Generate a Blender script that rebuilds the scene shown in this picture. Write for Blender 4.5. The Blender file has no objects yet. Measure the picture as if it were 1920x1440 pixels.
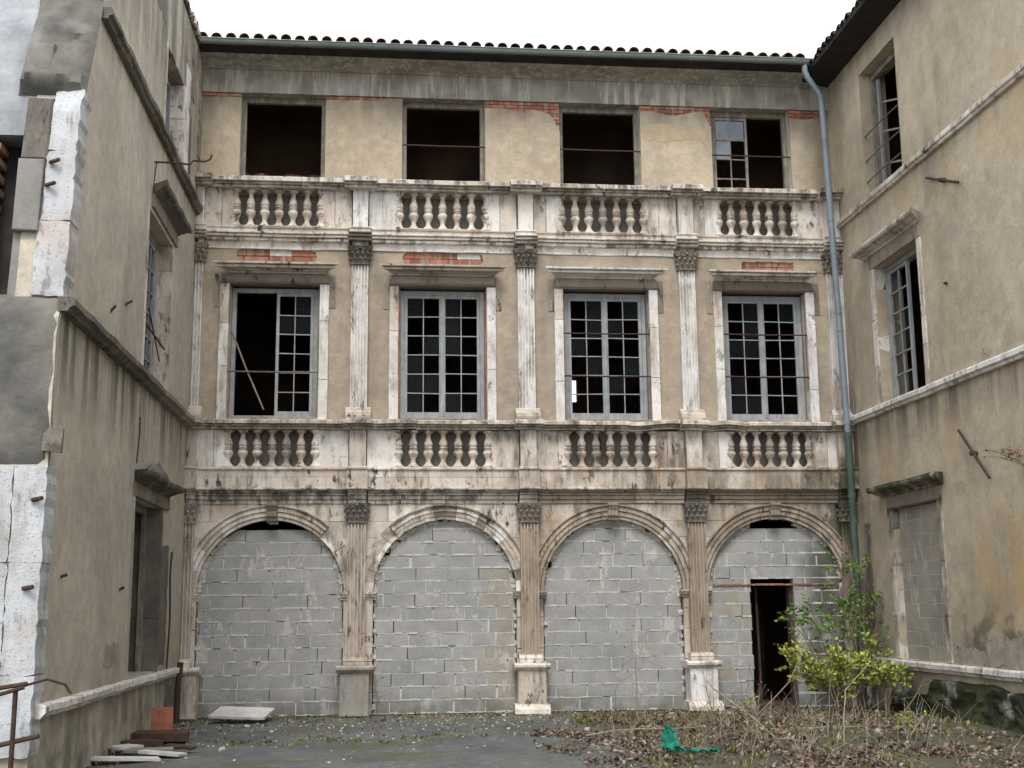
import bpy, bmesh, math, random
import numpy as np
from mathutils import Vector, noise
from mathutils.geometry import tessellate_polygon, delaunay_2d_cdt
R = random.Random(11)
sc = bpy.context.scene
COL = sc.collection

# ---------------------------------------------------------------- camera, sky, sun, exposure
yaw, pitch, roll = math.radians(5.845), math.radians(10.291), math.radians(-0.574)
fw = Vector((math.sin(yaw)*math.cos(pitch), math.cos(yaw)*math.cos(pitch), math.sin(pitch)))
rt = Vector((math.cos(yaw), -math.sin(yaw), 0)); up = rt.cross(fw)
r2 = rt*math.cos(roll) + up*math.sin(roll); u2 = -rt*math.sin(roll) + up*math.cos(roll)
cam = bpy.data.cameras.new('camera'); camo = bpy.data.objects.new('camera', cam); COL.objects.link(camo)
from mathutils import Matrix
camo.matrix_world = Matrix(((r2.x, u2.x, -fw.x, -2.281), (r2.y, u2.y, -fw.y, -19.815), (r2.z, u2.z, -fw.z, 1.598), (0, 0, 0, 1)))
cam.sensor_width = 36; cam.lens = 43.486; cam.clip_end = 500
sc.camera = camo
world = bpy.data.worlds.new('World'); sc.world = world; world.use_nodes = True
wn = world.node_tree; wn.nodes.clear()
sky = wn.nodes.new('ShaderNodeTexSky'); sky.sky_type = 'NISHITA'; sky.sun_disc = False
sky.sun_elevation = math.radians(58); sky.sun_rotation = math.radians(170)
wm = wn.nodes.new('ShaderNodeMix'); wm.data_type = 'RGBA'; wm.inputs[0].default_value = .9
wn.links.new(sky.outputs[0], wm.inputs[6]); wm.inputs[7].default_value = (9.8, 10.0, 10.2, 1)   # overcast cloud cover
wb = wn.nodes.new('ShaderNodeBackground'); wb.inputs['Strength'].default_value = 0.10
wo = wn.nodes.new('ShaderNodeOutputWorld')
wn.links.new(wm.outputs[2], wb.inputs['Color']); wn.links.new(wb.outputs[0], wo.inputs[0])
sl = bpy.data.lights.new('sun', 'SUN'); sl.energy = 1.5; sl.angle = math.radians(22); sl.color = (1, .97, .92)
so = bpy.data.objects.new('sun', sl); COL.objects.link(so)
so.rotation_euler = (math.radians(34), 0, math.radians(-12))
sc.view_settings.view_transform = 'Standard'; sc.view_settings.look = 'None'
sc.view_settings.gamma = 1; sc.view_settings.use_curve_mapping = False
sc.view_settings.exposure = 0.95
sc.cycles.max_bounces = 5; sc.cycles.diffuse_bounces = 3; sc.cycles.glossy_bounces = 2; sc.cycles.transmission_bounces = 2

# ---------------------------------------------------------------- materials
class NT:
    def __init__(s, name, rough=.9, spec=.25):
        s.m = bpy.data.materials.new(name); s.m.use_nodes = True; s.t = s.m.node_tree
        s.b = s.t.nodes['Principled BSDF']; s.b.inputs['Roughness'].default_value = rough
        s.b.inputs['Specular IOR Level'].default_value = spec
        s.P = s.n('ShaderNodeNewGeometry').outputs['Position']
        s.xyz = s.n('ShaderNodeSeparateXYZ', {0: s.P}).outputs
    def n(s, typ, ins={}, **pr):
        nd = s.t.nodes.new(typ)
        for k, v in pr.items(): setattr(nd, k, v)
        for k, v in ins.items():
            if isinstance(v, bpy.types.NodeSocket): s.t.links.new(v, nd.inputs[k])
            else: nd.inputs[k].default_value = v
        return nd
    def vec(s, sx=1, sy=1, sz=1): return s.n('ShaderNodeVectorMath', {0: s.P, 1: (sx, sy, sz)}, operation='MULTIPLY').outputs[0]
    def noise(s, scale, detail=4, v=None, rough=.55, w=0):
        v = v or s.P
        if w: v = s.n('ShaderNodeVectorMath', {0: v, 1: (w*3.1, w*1.7, w*.9)}, operation='ADD').outputs[0]
        return s.n('ShaderNodeTexNoise', {'Vector': v, 'Scale': scale, 'Detail': min(detail, 5), 'Roughness': rough}).outputs[0]
    def ramp(s, f, lo, hi, a=0., b=1.):
        return s.n('ShaderNodeMapRange', {0: f, 1: lo, 2: hi, 3: a, 4: b}, interpolation_type='SMOOTHSTEP').outputs[0]
    def m2(s, op, a, b=0.): return s.n('ShaderNodeMath', {0: a, 1: b}, operation=op, use_clamp=False).outputs[0]
    def mul(s, *a):
        r = a[0]
        for x in a[1:]: r = s.m2('MULTIPLY', r, x)
        return r
    def add(s, a, b): return s.m2('ADD', a, b)
    def mix(s, f, a, b, bl='MIX'):
        f_ = lambda c: (*c, 1) if isinstance(c, tuple) and len(c) == 3 else c
        nd = s.n('ShaderNodeMix', {0: f, 6: f_(a), 7: f_(b)}, data_type='RGBA', blend_type=bl); return nd.outputs[2]
    def zone(s, ax, a0, a1, b1, b0):   # soft box mask along an axis
        c = s.xyz[ax]; return s.mul(s.ramp(c, a0, a1), s.ramp(c, b1, b0, 1., 0.))
    def rnd(s): return s.n('ShaderNodeObjectInfo').outputs['Random']
    def out(s, col, bump=None, dist=.01, strength=1.):
        s.t.links.new(col, s.b.inputs['Base Color'])
        if bump is not None:
            bn = s.n('ShaderNodeBump', {'Height': bump, 'Distance': dist, 'Strength': strength}); s.t.links.new(bn.outputs[0], s.b.inputs['Normal'])
        return s.m

def plaster(name, c1, c2, grime=(.10, .095, .08), zones=(), ga=.5, base=True, ochre=.0, w=0, topg=None, warm=False):
    t = NT(name)
    col = t.mix(t.ramp(t.noise(.7, 5, w=w), .35, .65), c1, c2)
    col = t.mix(t.ramp(t.noise(5, 6, w=w), .3, .75), t.mix(1., col, (.86, .86, .87), 'MULTIPLY'), t.mix(1., col, (1.08, 1.07, 1.05), 'MULTIPLY'))
    col = t.mix(t.mul(t.ramp(t.noise(17, 5, w=w+1, rough=.7), .42, .62), .5), col, t.mix(1., col, (.80, .79, .78), 'MULTIPLY'))
    worn = t.mul(t.ramp(t.noise(1.3, 5, w=w+7, rough=.68), .535, .56), .42); col = t.mix(worn, col, t.mix(1., col, (1.16, 1.13, 1.08), 'MULTIPLY'))
    if ochre: col = t.mix(t.mul(t.ramp(t.noise(.9, 5, w=w+4), .52, .72), ochre), col, (.46, .33, .18))
    if warm:
        wz = t.mul(t.ramp(t.xyz[1], -3.6, -4.6), t.zone(2, .9, 1.6, 2.4, 3.2), t.ramp(t.noise(1.6, 5, w=21), .32, .58)); col = t.mix(t.mul(wz, .5), col, (.50, .33, .15))
        wz = t.mul(t.ramp(t.xyz[1], -3.3, -3.9), t.zone(2, .75, .8, 1.15, 1.9), t.ramp(t.noise(2.4, 5, w=23), .42, .58)); col = t.mix(t.mul(wz, .8), col, (.10, .09, .07))
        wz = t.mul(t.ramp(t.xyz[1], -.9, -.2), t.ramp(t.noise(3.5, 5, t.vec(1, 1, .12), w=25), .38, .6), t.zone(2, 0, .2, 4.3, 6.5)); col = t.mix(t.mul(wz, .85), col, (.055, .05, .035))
    st = t.noise(2.2, 4, t.vec(1, 1, .16), .5, w)
    big = t.ramp(t.noise(.9, 4, t.vec(1, 1, .45), w=w+2), .42, .68)
    col = t.mix(t.mul(t.ramp(st, .45, .75), big, ga), col, grime)
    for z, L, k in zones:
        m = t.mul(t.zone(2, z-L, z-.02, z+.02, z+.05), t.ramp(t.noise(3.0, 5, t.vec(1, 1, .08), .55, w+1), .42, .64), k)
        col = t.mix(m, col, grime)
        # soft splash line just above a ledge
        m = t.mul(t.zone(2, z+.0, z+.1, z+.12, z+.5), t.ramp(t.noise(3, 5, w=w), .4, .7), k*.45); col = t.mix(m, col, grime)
    if topg: col = t.mix(t.mul(t.ramp(t.xyz[2], topg[0], topg[1]), t.ramp(t.noise(2.4, 6, t.vec(1, 1, .2), .65), .3, .62), topg[2]), col, grime)
    if base:
        m = t.mul(t.ramp(t.xyz[2], 1.4, .1), t.ramp(t.noise(2.2, 6), .35, .7), .75); col = t.mix(m, col, (.09, .09, .07))
    vo = t.n('ShaderNodeTexVoronoi', {'Vector': t.n('ShaderNodeVectorMath', {0: t.P, 1: t.n('ShaderNodeTexNoise', {'Vector': t.P, 'Scale': 2.5, 'Detail': 6}).outputs[1]}, operation='ADD').outputs[0], 'Scale': .55}, feature='DISTANCE_TO_EDGE').outputs[0]
    crack = t.mul(t.ramp(vo, .005, .001), t.ramp(t.noise(.8, 2, w=5), .60, .68)); col = t.mix(t.mul(crack, .45), col, (.05, .045, .04))
    sp = t.ramp(t.noise(38, 3), .66, .74); col = t.mix(t.mul(sp, .35), col, (.12, .11, .09))
    h = t.add(t.add(t.mul(worn, -.5), t.mul(t.noise(70, 4), .5)), t.add(t.mul(t.noise(7, 5), .9), t.mul(crack, -.6)))
    return t.out(col, h, .012, .7)

def limestone(name, c1=(.76, .71, .65), c2=(.54, .475, .405), grime=(.055, .05, .045), ga=1., brown=0., special=False, moss=0.):
    t = NT(name, .85, .3)
    rn = t.rnd()
    col = t.mix(rn, c1, c2)
    col = t.mix(t.ramp(t.noise(2.2, 6), .35, .7), col, t.mix(1., col, (.80, .77, .74), 'MULTIPLY'))
    col = t.mix(t.mul(t.ramp(t.noise(1.3, 4, w=3), .55, .75), .35), col, (.62, .44, .34))
    st = t.noise(7, 7, t.vec(1, 1, .22), .68)
    pat = t.ramp(t.noise(1.4, 5, w=2), .34, .6)
    col = t.mix(t.mul(t.ramp(st, .42, .68), pat, ga), col, (.22, .185, .145))
    col = t.mix(t.mul(t.ramp(t.noise(10, 7, t.vec(1, 1, .38), .7, 4), .53, .62), t.ramp(t.noise(2.1, 4, w=7), .45, .62), ga), col, grime)
    fs_ = t.mul(t.ramp(t.noise(16, 5, t.vec(1, 1, .13), .7, 5), .57, .66), t.ramp(t.noise(1.9, 4, w=11), .46, .6), ga); col = t.mix(t.mul(fs_, .7), col, (.11, .10, .085))
    if special:
        br = t.mul(t.ramp(t.xyz[0], -.6, .4), t.ramp(t.noise(2.2, 5, t.vec(1, 1, .6), w=9), .34, .58), t.zone(2, .9, 1.3, 4.0, 4.5))
        col = t.mix(t.mul(br, .62), col, t.mix(t.ramp(st, .4, .6), (.30, .20, .115), (.10, .085, .07)))
        # black run-off, plus moulding underside shade painted into the colour at ledges
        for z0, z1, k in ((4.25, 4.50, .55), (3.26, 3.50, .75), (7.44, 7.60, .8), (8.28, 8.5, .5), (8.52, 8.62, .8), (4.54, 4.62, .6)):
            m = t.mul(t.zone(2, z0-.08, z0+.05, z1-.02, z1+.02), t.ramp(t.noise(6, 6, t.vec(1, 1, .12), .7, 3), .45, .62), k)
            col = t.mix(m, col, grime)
        m = t.mul(t.ramp(t.xyz[0], -.2, .3), t.zone(2, 3.22, 3.28, 3.42, 3.5), t.ramp(t.noise(2.5, 5, w=2), .38, .5), .85); col = t.mix(m, col, (.12, .10, .075))
        g = t.mul(t.ramp(t.xyz[0], 4.45, 5.2), t.zone(2, 2.3, 2.9, 3.75, 4.3), t.ramp(t.noise(3.2, 6), .38, .55)); col = t.mix(t.mul(g, .9), col, (.05, .055, .025))
    if moss: col = t.mix(t.mul(t.ramp(t.noise(3, 6), .4, .6), moss), col, (.06, .07, .03))
    pit = t.ramp(t.noise(48, 3), .62, .72); col = t.mix(t.mul(pit, .5), col, grime)
    h = t.add(t.mul(t.noise(55, 5), .5), t.add(t.mul(t.noise(9, 6), 1.), t.mul(pit, -.5)))
    return t.out(col, h, .014, .8)

def simple(name, c, c2=None, rough=.8, spec=.3, ns=8, bump=.004, per_obj=0., streak=None, metal=0.):
    t = NT(name, rough, spec); c2 = c2 or tuple(x*.6 for x in c)
    col = t.mix(t.ramp(t.noise(ns, 6), .3, .7), c, c2)
    if per_obj: col = t.mix(1., col, t.mix(t.rnd(), (1-per_obj,)*3, (1+per_obj,)*3), 'MULTIPLY')
    if streak: col = t.mix(t.ramp(t.noise(11, 6, t.vec(1, 1, .1), .65), .48, .64), col, streak)
    t.b.inputs['Metallic'].default_value = metal
    return t.out(col, t.noise(ns*7, 5), bump, .7)

def blockmat(name, c1, c2, damp=False):
    t = NT(name, .95, .15)
    col = t.mix(t.rnd(), c1, c2)
    col = t.mix(t.ramp(t.noise(3.5, 6), .3, .7), col, t.mix(1., col, (.83, .83, .83), 'MULTIPLY'))
    sm = t.mul(t.ramp(t.noise(4.2, 6, t.vec(1, 1, .5), .7, 6), .585, .64), .55); col = t.mix(sm, col, (.56, .535, .48))
    d = t.mul(t.ramp(t.noise(1.1, 5, t.vec(1, 1, .5), w=8), .56, .78), .4); col = t.mix(d, col, (.13, .12, .105))
    low = t.mul(t.ramp(t.xyz[2], .45, 0.), t.ramp(t.noise(4, 5), .3, .6), .6); col = t.mix(low, col, (.09, .10, .075))
    dm = t.mul(t.zone(0, 4.25, 4.85, 5.28, 5.32), t.zone(2, -.1, .0, 2.3, 2.8), t.ramp(t.noise(2.4, 5), .25, .5)); col = t.mix(t.mul(dm, .8), col, (.055, .055, .035))
    g = t.noise(130, 3); pit = t.ramp(t.noise(75, 4), .6, .7); col = t.mix(t.mul(pit, .35), col, (.09, .09, .09))
    return t.out(col, t.add(t.mul(g, .6), t.mul(pit, -1.)), .006, .9)

M = {}
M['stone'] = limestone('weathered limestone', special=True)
M['stone_w'] = limestone('washed white limestone', (.80, .79, .78), (.70, .67, .63), ga=.7)
M['stone_d'] = limestone('soot stained limestone', (.34, .29, .24), (.21, .18, .155), (.04, .037, .033), ga=1.)
M['soot'] = limestone('black weathered ledge stone', (.15, .14, .125), (.08, .075, .068), (.02, .02, .018), ga=.8)
M['stone_b'] = limestone('brown streaked limestone', (.56, .48, .40), (.34, .28, .215), (.05, .042, .034), ga=1.)
M['quoin'] = limestone('grey white quoin stone', (.55, .57, .60), (.46, .47, .49), (.12, .12, .12), ga=.6)
M['stone_g'] = limestone('grey rendered pedestal', (.40, .385, .345), (.33, .315, .28), ga=.6)
M['cap'] = limestone('black crusted carved stone', (.20, .185, .165), (.085, .08, .072), (.025, .025, .022), ga=1.)
M['capw'] = limestone('grey carved stone', (.42, .39, .35), (.32, .29, .26), (.04, .04, .035), ga=.9)
M['plaster'] = plaster('ochre facade plaster', (.41, .34, .265), (.345, .29, .23), zones=((7.0, .6, .25),), ga=.45, base=False)
M['plaster_top'] = plaster('top floor plaster', (.46, .39, .295), (.40, .335, .25), zones=(), ga=.6, base=False, w=3, topg=(9.4, 10.25, .6), ochre=.2)
M['plaster_l'] = plaster('left wing plaster', (.51, .465, .39), (.43, .39, .325), zones=((4.42, 1.2, .95), (7.93, .5, .35), (.62, .6, .5)), ga=.22, w=6, topg=(7.9, 9.6, .8))
M['plaster_r'] = plaster('right wing plaster', (.51, .44, .335), (.43, .37, .285), zones=((4.55, .9, .7), (7.95, .5, .4), (3.2, .3, .3)), ga=.42, w=9, ochre=.5, warm=True, topg=(9.9, 10.7, .5))
M['band'] = simple('grey concrete band', (.34, .315, .27), (.21, .19, .16), ns=2.5, streak=(.42, .40, .35))
M['cement'] = simple('grey cement render', (.19, .18, .16), (.075, .072, .065), ns=1.7, bump=.02)
M['cement3'] = simple('dark recess render', (.23, .21, .18), (.16, .145, .125), ns=5, bump=.01)
M['cement2'] = simple('smooth cement patch', (.22, .212, .195), (.16, .153, .14), ns=3, bump=.01)
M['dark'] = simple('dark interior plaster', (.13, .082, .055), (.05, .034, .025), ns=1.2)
M['tiled'] = simple('dark clay tile', (.045, .036, .03), (.02, .017, .015), per_obj=.3, ns=9, bump=.01)  # much darker tone of clay tile, for the right eave
M['darkwood'] = simple('dark rotten wood', (.03, .026, .022), (.014, .012, .011), ns=5, bump=.01)
M['brick'] = simple('red hollow brick', (.36, .135, .08), (.25, .115, .08), per_obj=.3, ns=14, streak=(.33, .24, .19))
M['rbrick'] = simple('terracotta block', (.42, .155, .095), (.28, .11, .075), ns=9)
M['block'] = blockmat('concrete block', (.32, .325, .32), (.385, .382, .37))
M['blockt'] = blockmat('tan concrete block', (.33, .31, .27), (.39, .36, .31))
M['mortar'] = simple('pale mortar', (.60, .58, .54), (.42, .40, .37), ns=14, bump=.01)
M['frame'] = simple('grey blue window paint', (.31, .33, .345), (.23, .24, .245), ns=6, streak=(.36, .365, .35), rough=.7)
M['framew'] = simple('weathered bare frame wood', (.24, .215, .18), (.15, .125, .10), ns=9, streak=(.30, .28, .24))
M['rust'] = simple('rusty iron', (.075, .042, .03), (.04, .025, .02), ns=16, rough=.85)
M['iron'] = simple('dull grey iron', (.17, .155, .15), (.10, .075, .06), ns=12)
M['gutter'] = simple('green grey zinc gutter', (.19, .225, .205), (.14, .165, .15), ns=3, rough=.55, spec=.5)
M['pipe'] = simple('blue grey zinc pipe', (.20, .24, .285), (.15, .18, .21), ns=3, rough=.5, spec=.5)
M['pipeg'] = simple('green painted pipe', (.07, .10, .085), (.045, .065, .05), ns=4, rough=.6)
M['tile'] = simple('clay roof tile', (.17, .085, .06), (.07, .05, .042), per_obj=.3, ns=9, bump=.01)
M['twig'] = simple('bare brown twig', (.20, .145, .10), (.12, .09, .065), ns=20)
M['twigp'] = simple('pale dry twig', (.34, .29, .22), (.22, .18, .13), ns=20)
M['white'] = simple('dirty white board', (.62, .60, .58), (.44, .42, .40), ns=4, rough=.7)
M['net'] = simple('green plastic sheet', (.01, .17, .12), (.006, .10, .07), rough=.65, ns=8)
M['brown'] = simple('rotten brown board', (.09, .055, .038), (.04, .028, .02), ns=7)
def glass():
    t = NT('dusty glass', .12, .08); t.b.inputs['Transmission Weight'].default_value = 0
    t.b.inputs['Alpha'].default_value = .16
    t.b.inputs['Base Color'].default_value = (.03, .035, .04, 1); return t.m
M['glass'] = glass()
def hazeglass():
    t = NT('painted haze glass', .3, .3); t.b.inputs['Alpha'].default_value = .5; t.b.inputs['Base Color'].default_value = (.10, .115, .14, 1); return t.m  # bluish reflection haze put into the base colour
M['haze'] = hazeglass()
M['hazy'] = simple('hazy glass pane', (.16, .19, .23), (.24, .27, .31), rough=.35, ns=3)
def leafmat(name, cols, transl=.3):
    t = NT(name, .7, .3)
    ri = t.n('ShaderNodeNewGeometry').outputs['Random Per Island']
    cr = t.n('ShaderNodeValToRGB', {0: ri}).color_ramp if False else None
    nd = t.n('ShaderNodeValToRGB', {0: ri}); e = nd.color_ramp.elements
    for i, c in enumerate(cols):
        p = i/(len(cols)-1)
        el = e[0] if i == 0 else (e[-1] if i == len(cols)-1 else e.new(p)); el.position = p; el.color = (*c, 1)
    t.b.inputs['Subsurface Weight'].default_value = 0
    t.t.links.new(nd.outputs[0], t.b.inputs['Base Color']); return t.m
M['litter'] = leafmat('dead leaf litter', [(.045, .034, .027), (.13, .09, .065), (.08, .058, .045), (.27, .21, .17), (.06, .047, .038), (.17, .105, .07), (.11, .085, .065), (.36, .31, .26), (.16, .09, .075)])
M['leafy'] = leafmat('yellow green leaves', [(.38, .41, .06), (.13, .19, .035), (.48, .48, .11), (.24, .31, .055), (.09, .13, .03), (.33, .38, .07), (.42, .34, .11)])
M['leafg'] = leafmat('mid green leaves', [(.12, .22, .04), (.18, .30, .06), (.07, .14, .03), (.24, .35, .08)])
M['grass'] = leafmat('weeds and moss', [(.07, .095, .02), (.13, .145, .04), (.05, .065, .02), (.26, .23, .12), (.17, .15, .08)])
M['brleaf'] = leafmat('brown dry leaves', [(.20, .10, .05), (.30, .15, .07), (.12, .07, .04)])
def groundmat():
    t = NT('wet bitumen court', .75, .35)
    col = t.mix(t.ramp(t.noise(1.2, 6, t.vec(1, .7, 1)), .32, .68), (.065, .075, .08), (.12, .125, .122))
    col = t.mix(t.mul(t.ramp(t.noise(7, 7), .52, .68), .6), col, (.20, .20, .185))
    col = t.mix(t.ramp(t.noise(28, 4), .48, .66), col, (.055, .06, .06)); col = t.mix(t.mul(t.ramp(t.noise(46, 3, w=4), .62, .70), .7), col, (.27, .26, .23))
    near = t.ramp(t.xyz[1], -2.6, -.3); ms = t.ramp(t.noise(1.5, 6, t.vec(.5, 1.3, 1), w=2), .50, .60)
    col = t.mix(t.mul(ms, t.ramp(t.noise(12, 4), .35, .55), .85), col, (.07, .075, .03))
    col = t.mix(t.mul(near, t.ramp(t.noise(2.6, 6, w=5), .38, .58), .8), col, (.13, .12, .08))
    rm = t.ramp(t.add(t.xyz[0], t.mul(t.noise(.8, 5, w=3), 2.5)), 1.2, 2.6)
    col = t.mix(t.mul(rm, .75), col, t.mix(t.ramp(t.noise(4, 6), .4, .6), (.065, .05, .035), (.06, .065, .025)))
    wet = t.mul(t.ramp(t.noise(.9, 4, t.vec(.6, 1.4, 1), w=11), .50, .60), .7)
    t.t.links.new(t.ramp(wet, 0, .7, .8, .42), t.b.inputs['Roughness'])
    return t.out(col, t.add(t.noise(60, 5), t.mul(t.noise(6, 6), 2.)), .008, .8)
M['flake'] = simple('flaked undercoat', (.36, .33, .28), (.24, .215, .18), ns=5, bump=.012)
M['flaked'] = simple('dark damp undercoat', (.17, .155, .13), (.10, .092, .08), ns=4, bump=.014)
M['ground'] = groundmat()
def mossrock():
    t = NT('mossy black footing', .95, .1)
    col = t.mix(t.ramp(t.noise(2.0, 6), .4, .6), (.028, .03, .02), (.06, .065, .03))
    col = t.mix(t.mul(t.ramp(t.noise(1.6, 6, w=5), .54, .62), .85), col, (.22, .24, .21))
    return t.out(col, t.noise(16, 8), .03, 1.)
M['footing'] = mossrock()

# ---------------------------------------------------------------- mesh helpers
XL, XR = -5.403, 5.414
TF = lambda u, d, z: (u, -d, z)
TL = lambda u, d, z: (XL+d, u, z)
TR = lambda u, d, z: (XR-d, u, z)
TW = lambda u, d, z: (u, d, z)
YC = ([0, 1.5, 3, 4.3, 4.6, 6.6, 8, 10, 12], [-8.15, -8.1, -8.05, -8, -7.85, -7.6, -7.0, -6.6, -6.2])
ycorner = lambda z: float(np.interp(z, *YC))
TE = lambda u, d, z: (u, ycorner(z)-d, z)
wloc = {}
def place(o, wl, parent=None):
    p = Vector((0, 0, 0))
    if parent: o.parent = parent; p = wloc[parent]
    wloc[o] = Vector(wl); o.location = Vector(wl)-p
def tag(o, label=None, cat=None, group=None, kind=None):
    if label: o['label'] = label
    if cat: o['category'] = cat
    if group: o['group'] = group
    if kind: o['kind'] = kind
    return o
def empty(name, loc, label, cat, group=None):
    o = bpy.data.objects.new(name, None); COL.objects.link(o); place(o, loc); o.empty_display_size = .2
    return tag(o, label, cat, group)
class MB:
    def __init__(s, T=TF): s.v = []; s.f = []; s.T = T
    def add(s, vs, fs, T=None):
        T = T or s.T; b = len(s.v); s.v += [T(*p) for p in vs]; s.f += [[i+b for i in f] for f in fs]; return s
    def box(s, u0, u1, d0, d1, z0, z1, c=0., j=0., tp=0.):
        def J(p): return tuple(x+R.uniform(-j, j) for x in p) if j else p
        if not c:
            vs = [J((u, d, z)) for z in (z0, z1) for d in (d0, d1) for u in (u0, u1)]
            return s.add(vs, [(0, 1, 3, 2), (4, 6, 7, 5), (0, 4, 5, 1), (2, 3, 7, 6), (0, 2, 6, 4), (1, 5, 7, 3)])
        # front edges chamfered (front = d1)
        vs = [J(p) for p in [(u0, d0, z0), (u1, d0, z0), (u1, d0, z1), (u0, d0, z1),
              (u0, d1-c, z0), (u1, d1-c, z0), (u1, d1-c, z1), (u0, d1-c, z1),
              (u0+c, d1, z0+c), (u1-c, d1, z0+c), (u1-c, d1, z1-c), (u0+c, d1, z1-c)]]
        return s.add(vs, [(0, 1, 2, 3), (0, 4, 5, 1), (1, 5, 6, 2), (2, 6, 7, 3), (3, 7, 4, 0), (4, 8, 9, 5), (5, 9, 10, 6), (6, 10, 11, 7), (7, 11, 8, 4), (8, 11, 10, 9)])
    def prof(s, pr, u0, u1, n=1, miter=False, wob=0.):
        k = len(pr); dm = max(p[0] for p in pr); vs = []
        for i in range(n+1):
            f = i/n
            for d, z in pr:
                m = (dm-d) if miter and d > -.05 else (dm if miter else 0)
                u = (u0+m)*(1-f)+(u1-m)*f
                w = noise.noise(Vector((u*3, d*5, z*5)))*wob if wob else 0
                w2 = noise.noise(Vector((u*2.3+9, 1, z)))*wob*.6 if wob else 0
                vs.append((u, d+w, z+w2))
        fs = [tuple(range(k)), tuple(range(n*k, n*k+k))]
        for i in range(n):
            for a in range(k):
                b = (a+1) % k; fs.append((i*k+a, i*k+b, (i+1)*k+b, (i+1)*k+a))
        return s.add(vs, fs)
    def vprof(s, pr, z0, z1, n=1, wob=0., scale=None):
        k = len(pr); vs = []; cu = sum(p[0] for p in pr)/k
        for i in range(n+1):
            z = z0+(z1-z0)*i/n; sc_ = scale(i/n) if scale else 1
            for u, d in pr:
                w = noise.noise(Vector((u*12, z*5, d*9)))*wob if wob else 0
                vs.append((cu+(u-cu)*sc_, d+w, z))
        fs = [tuple(range(k)), tuple(range(n*k, n*k+k))]
        for i in range(n):
            for a in range(k):
                b = (a+1) % k; fs.append((i*k+a, i*k+b, (i+1)*k+b, (i+1)*k+a))
        return s.add(vs, fs)
    def plate(s, loops, d0, d1):   # loops of (u,z): outline, then holes
        if len(loops) == 1:
            tri = tessellate_polygon([[Vector((u, z, 0)) for u, z in loops[0]]]); flat = list(loops[0])
        else:
            flat = [p for l in loops for p in l]; ed = []; b = 0
            for l in loops: ed += [(b+i, b+(i+1) % len(l)) for i in range(len(l))]; b += len(l)
            vo, _, fo, ov, _, _ = delaunay_2d_cdt([Vector(p) for p in flat], ed, [], 0, 1e-6, True)
            def inside(p, l):
                c = False
                for i in range(len(l)):
                    a, b_ = l[i-1], l[i]
                    if (a[1] > p[1]) != (b_[1] > p[1]) and p[0] < (b_[0]-a[0])*(p[1]-a[1])/(b_[1]-a[1])+a[0]: c = not c
                return c
            mp = {k: (o[0] if o else None) for k, o in enumerate(ov)}
            for k in mp:
                if mp[k] is None: mp[k] = len(flat); flat.append(tuple(vo[k]))
            tri = []
            for f in fo:
                c = (sum(vo[k][0] for k in f)/len(f), sum(vo[k][1] for k in f)/len(f))
                if inside(c, loops[0]) and not any(inside(c, h) for h in loops[1:]): tri.append([mp[k] for k in f])
        n = len(flat)
        vs = [(u, d1, z) for u, z in flat]+[(u, d0, z) for u, z in flat]
        fs = [tuple(t) for t in tri]+[tuple(i+n for i in reversed(t)) for t in tri]
        b = 0
        for l in loops:
            m = len(l)
            for i in range(m):
                j = (i+1) % m; fs.append((b+i, b+j, b+j+n, b+i+n))
            b += m
        return s.add(vs, fs)
    def tube(s, pts, r, n=6, cap=True, T=None):
        pts = [Vector(p) for p in pts]; rr = r if isinstance(r, (list, tuple)) else [r]*len(pts); vs = []
        for i, p in enumerate(pts):
            t = (pts[min(i+1, len(pts)-1)]-pts[max(i-1, 0)]).normalized()
            a = t.orthogonal().normalized() if i == 0 else (a-t*a.dot(t)).normalized()
            b = t.cross(a)
            for k in range(n):
                th = 2*math.pi*k/n; q = p+(a*math.cos(th)+b*math.sin(th))*rr[i]; vs.append(tuple(q))
        fs = []
        for i in range(len(pts)-1):
            for k in range(n):
                k2 = (k+1) % n; fs.append((i*n+k, i*n+k2, (i+1)*n+k2, (i+1)*n+k))
        if cap: fs += [tuple(range(n)), tuple(range((len(pts)-1)*n, len(pts)*n))]
        return s.add(vs, fs, T)
    def lathe(s, pr, n=14, c=(0, 0)):
        vs = []
        for z, r in pr:
            for k in range(n):
                th = 2*math.pi*k/n; vs.append((c[0]+math.cos(th)*r, c[1]+math.sin(th)*r, z))
        fs = [tuple(range(n)), tuple(range((len(pr)-1)*n, len(pr)*n))]
        for i in range(len(pr)-1):
            for k in range(n):
                k2 = (k+1) % n; fs.append((i*n+k, i*n+k2, (i+1)*n+k2, (i+1)*n+k))
        return s.add(vs, fs)
    def mesh(s, name, mat, org=None, smooth=False, fix=True):
        v = np.array(s.v, float)
        if org is None:
            lo, hi = v.min(0), v.max(0); org = ((lo[0]+hi[0])/2, (lo[1]+hi[1])/2, lo[2])
        v = v-np.array(org)
        me = bpy.data.meshes.new(name); me.from_pydata(v.tolist(), [], s.f)
        if fix:
            bm = bmesh.new(); bm.from_mesh(me); bmesh.ops.recalc_face_normals(bm, faces=bm.faces[:]); bm.to_mesh(me); bm.free()
        if smooth:
            for p in me.polygons: p.use_smooth = True
            me.set_sharp_from_angle(angle=math.radians(38))
        me.materials.append(mat if not isinstance(mat, str) else M[mat]); return me, Vector(org)
    def build(s, name, mat, parent=None, smooth=False, org=None, fix=True, **tg):
        me, o0 = s.mesh(name, mat, org, smooth, fix)
        o = bpy.data.objects.new(name, me); COL.objects.link(o); place(o, o0, parent); tag(o, **tg); return o
def inst(name, me, loc, parent=None, **tg):
    o = bpy.data.objects.new(name, me); COL.objects.link(o); place(o, loc, parent); tag(o, **tg); return o
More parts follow.
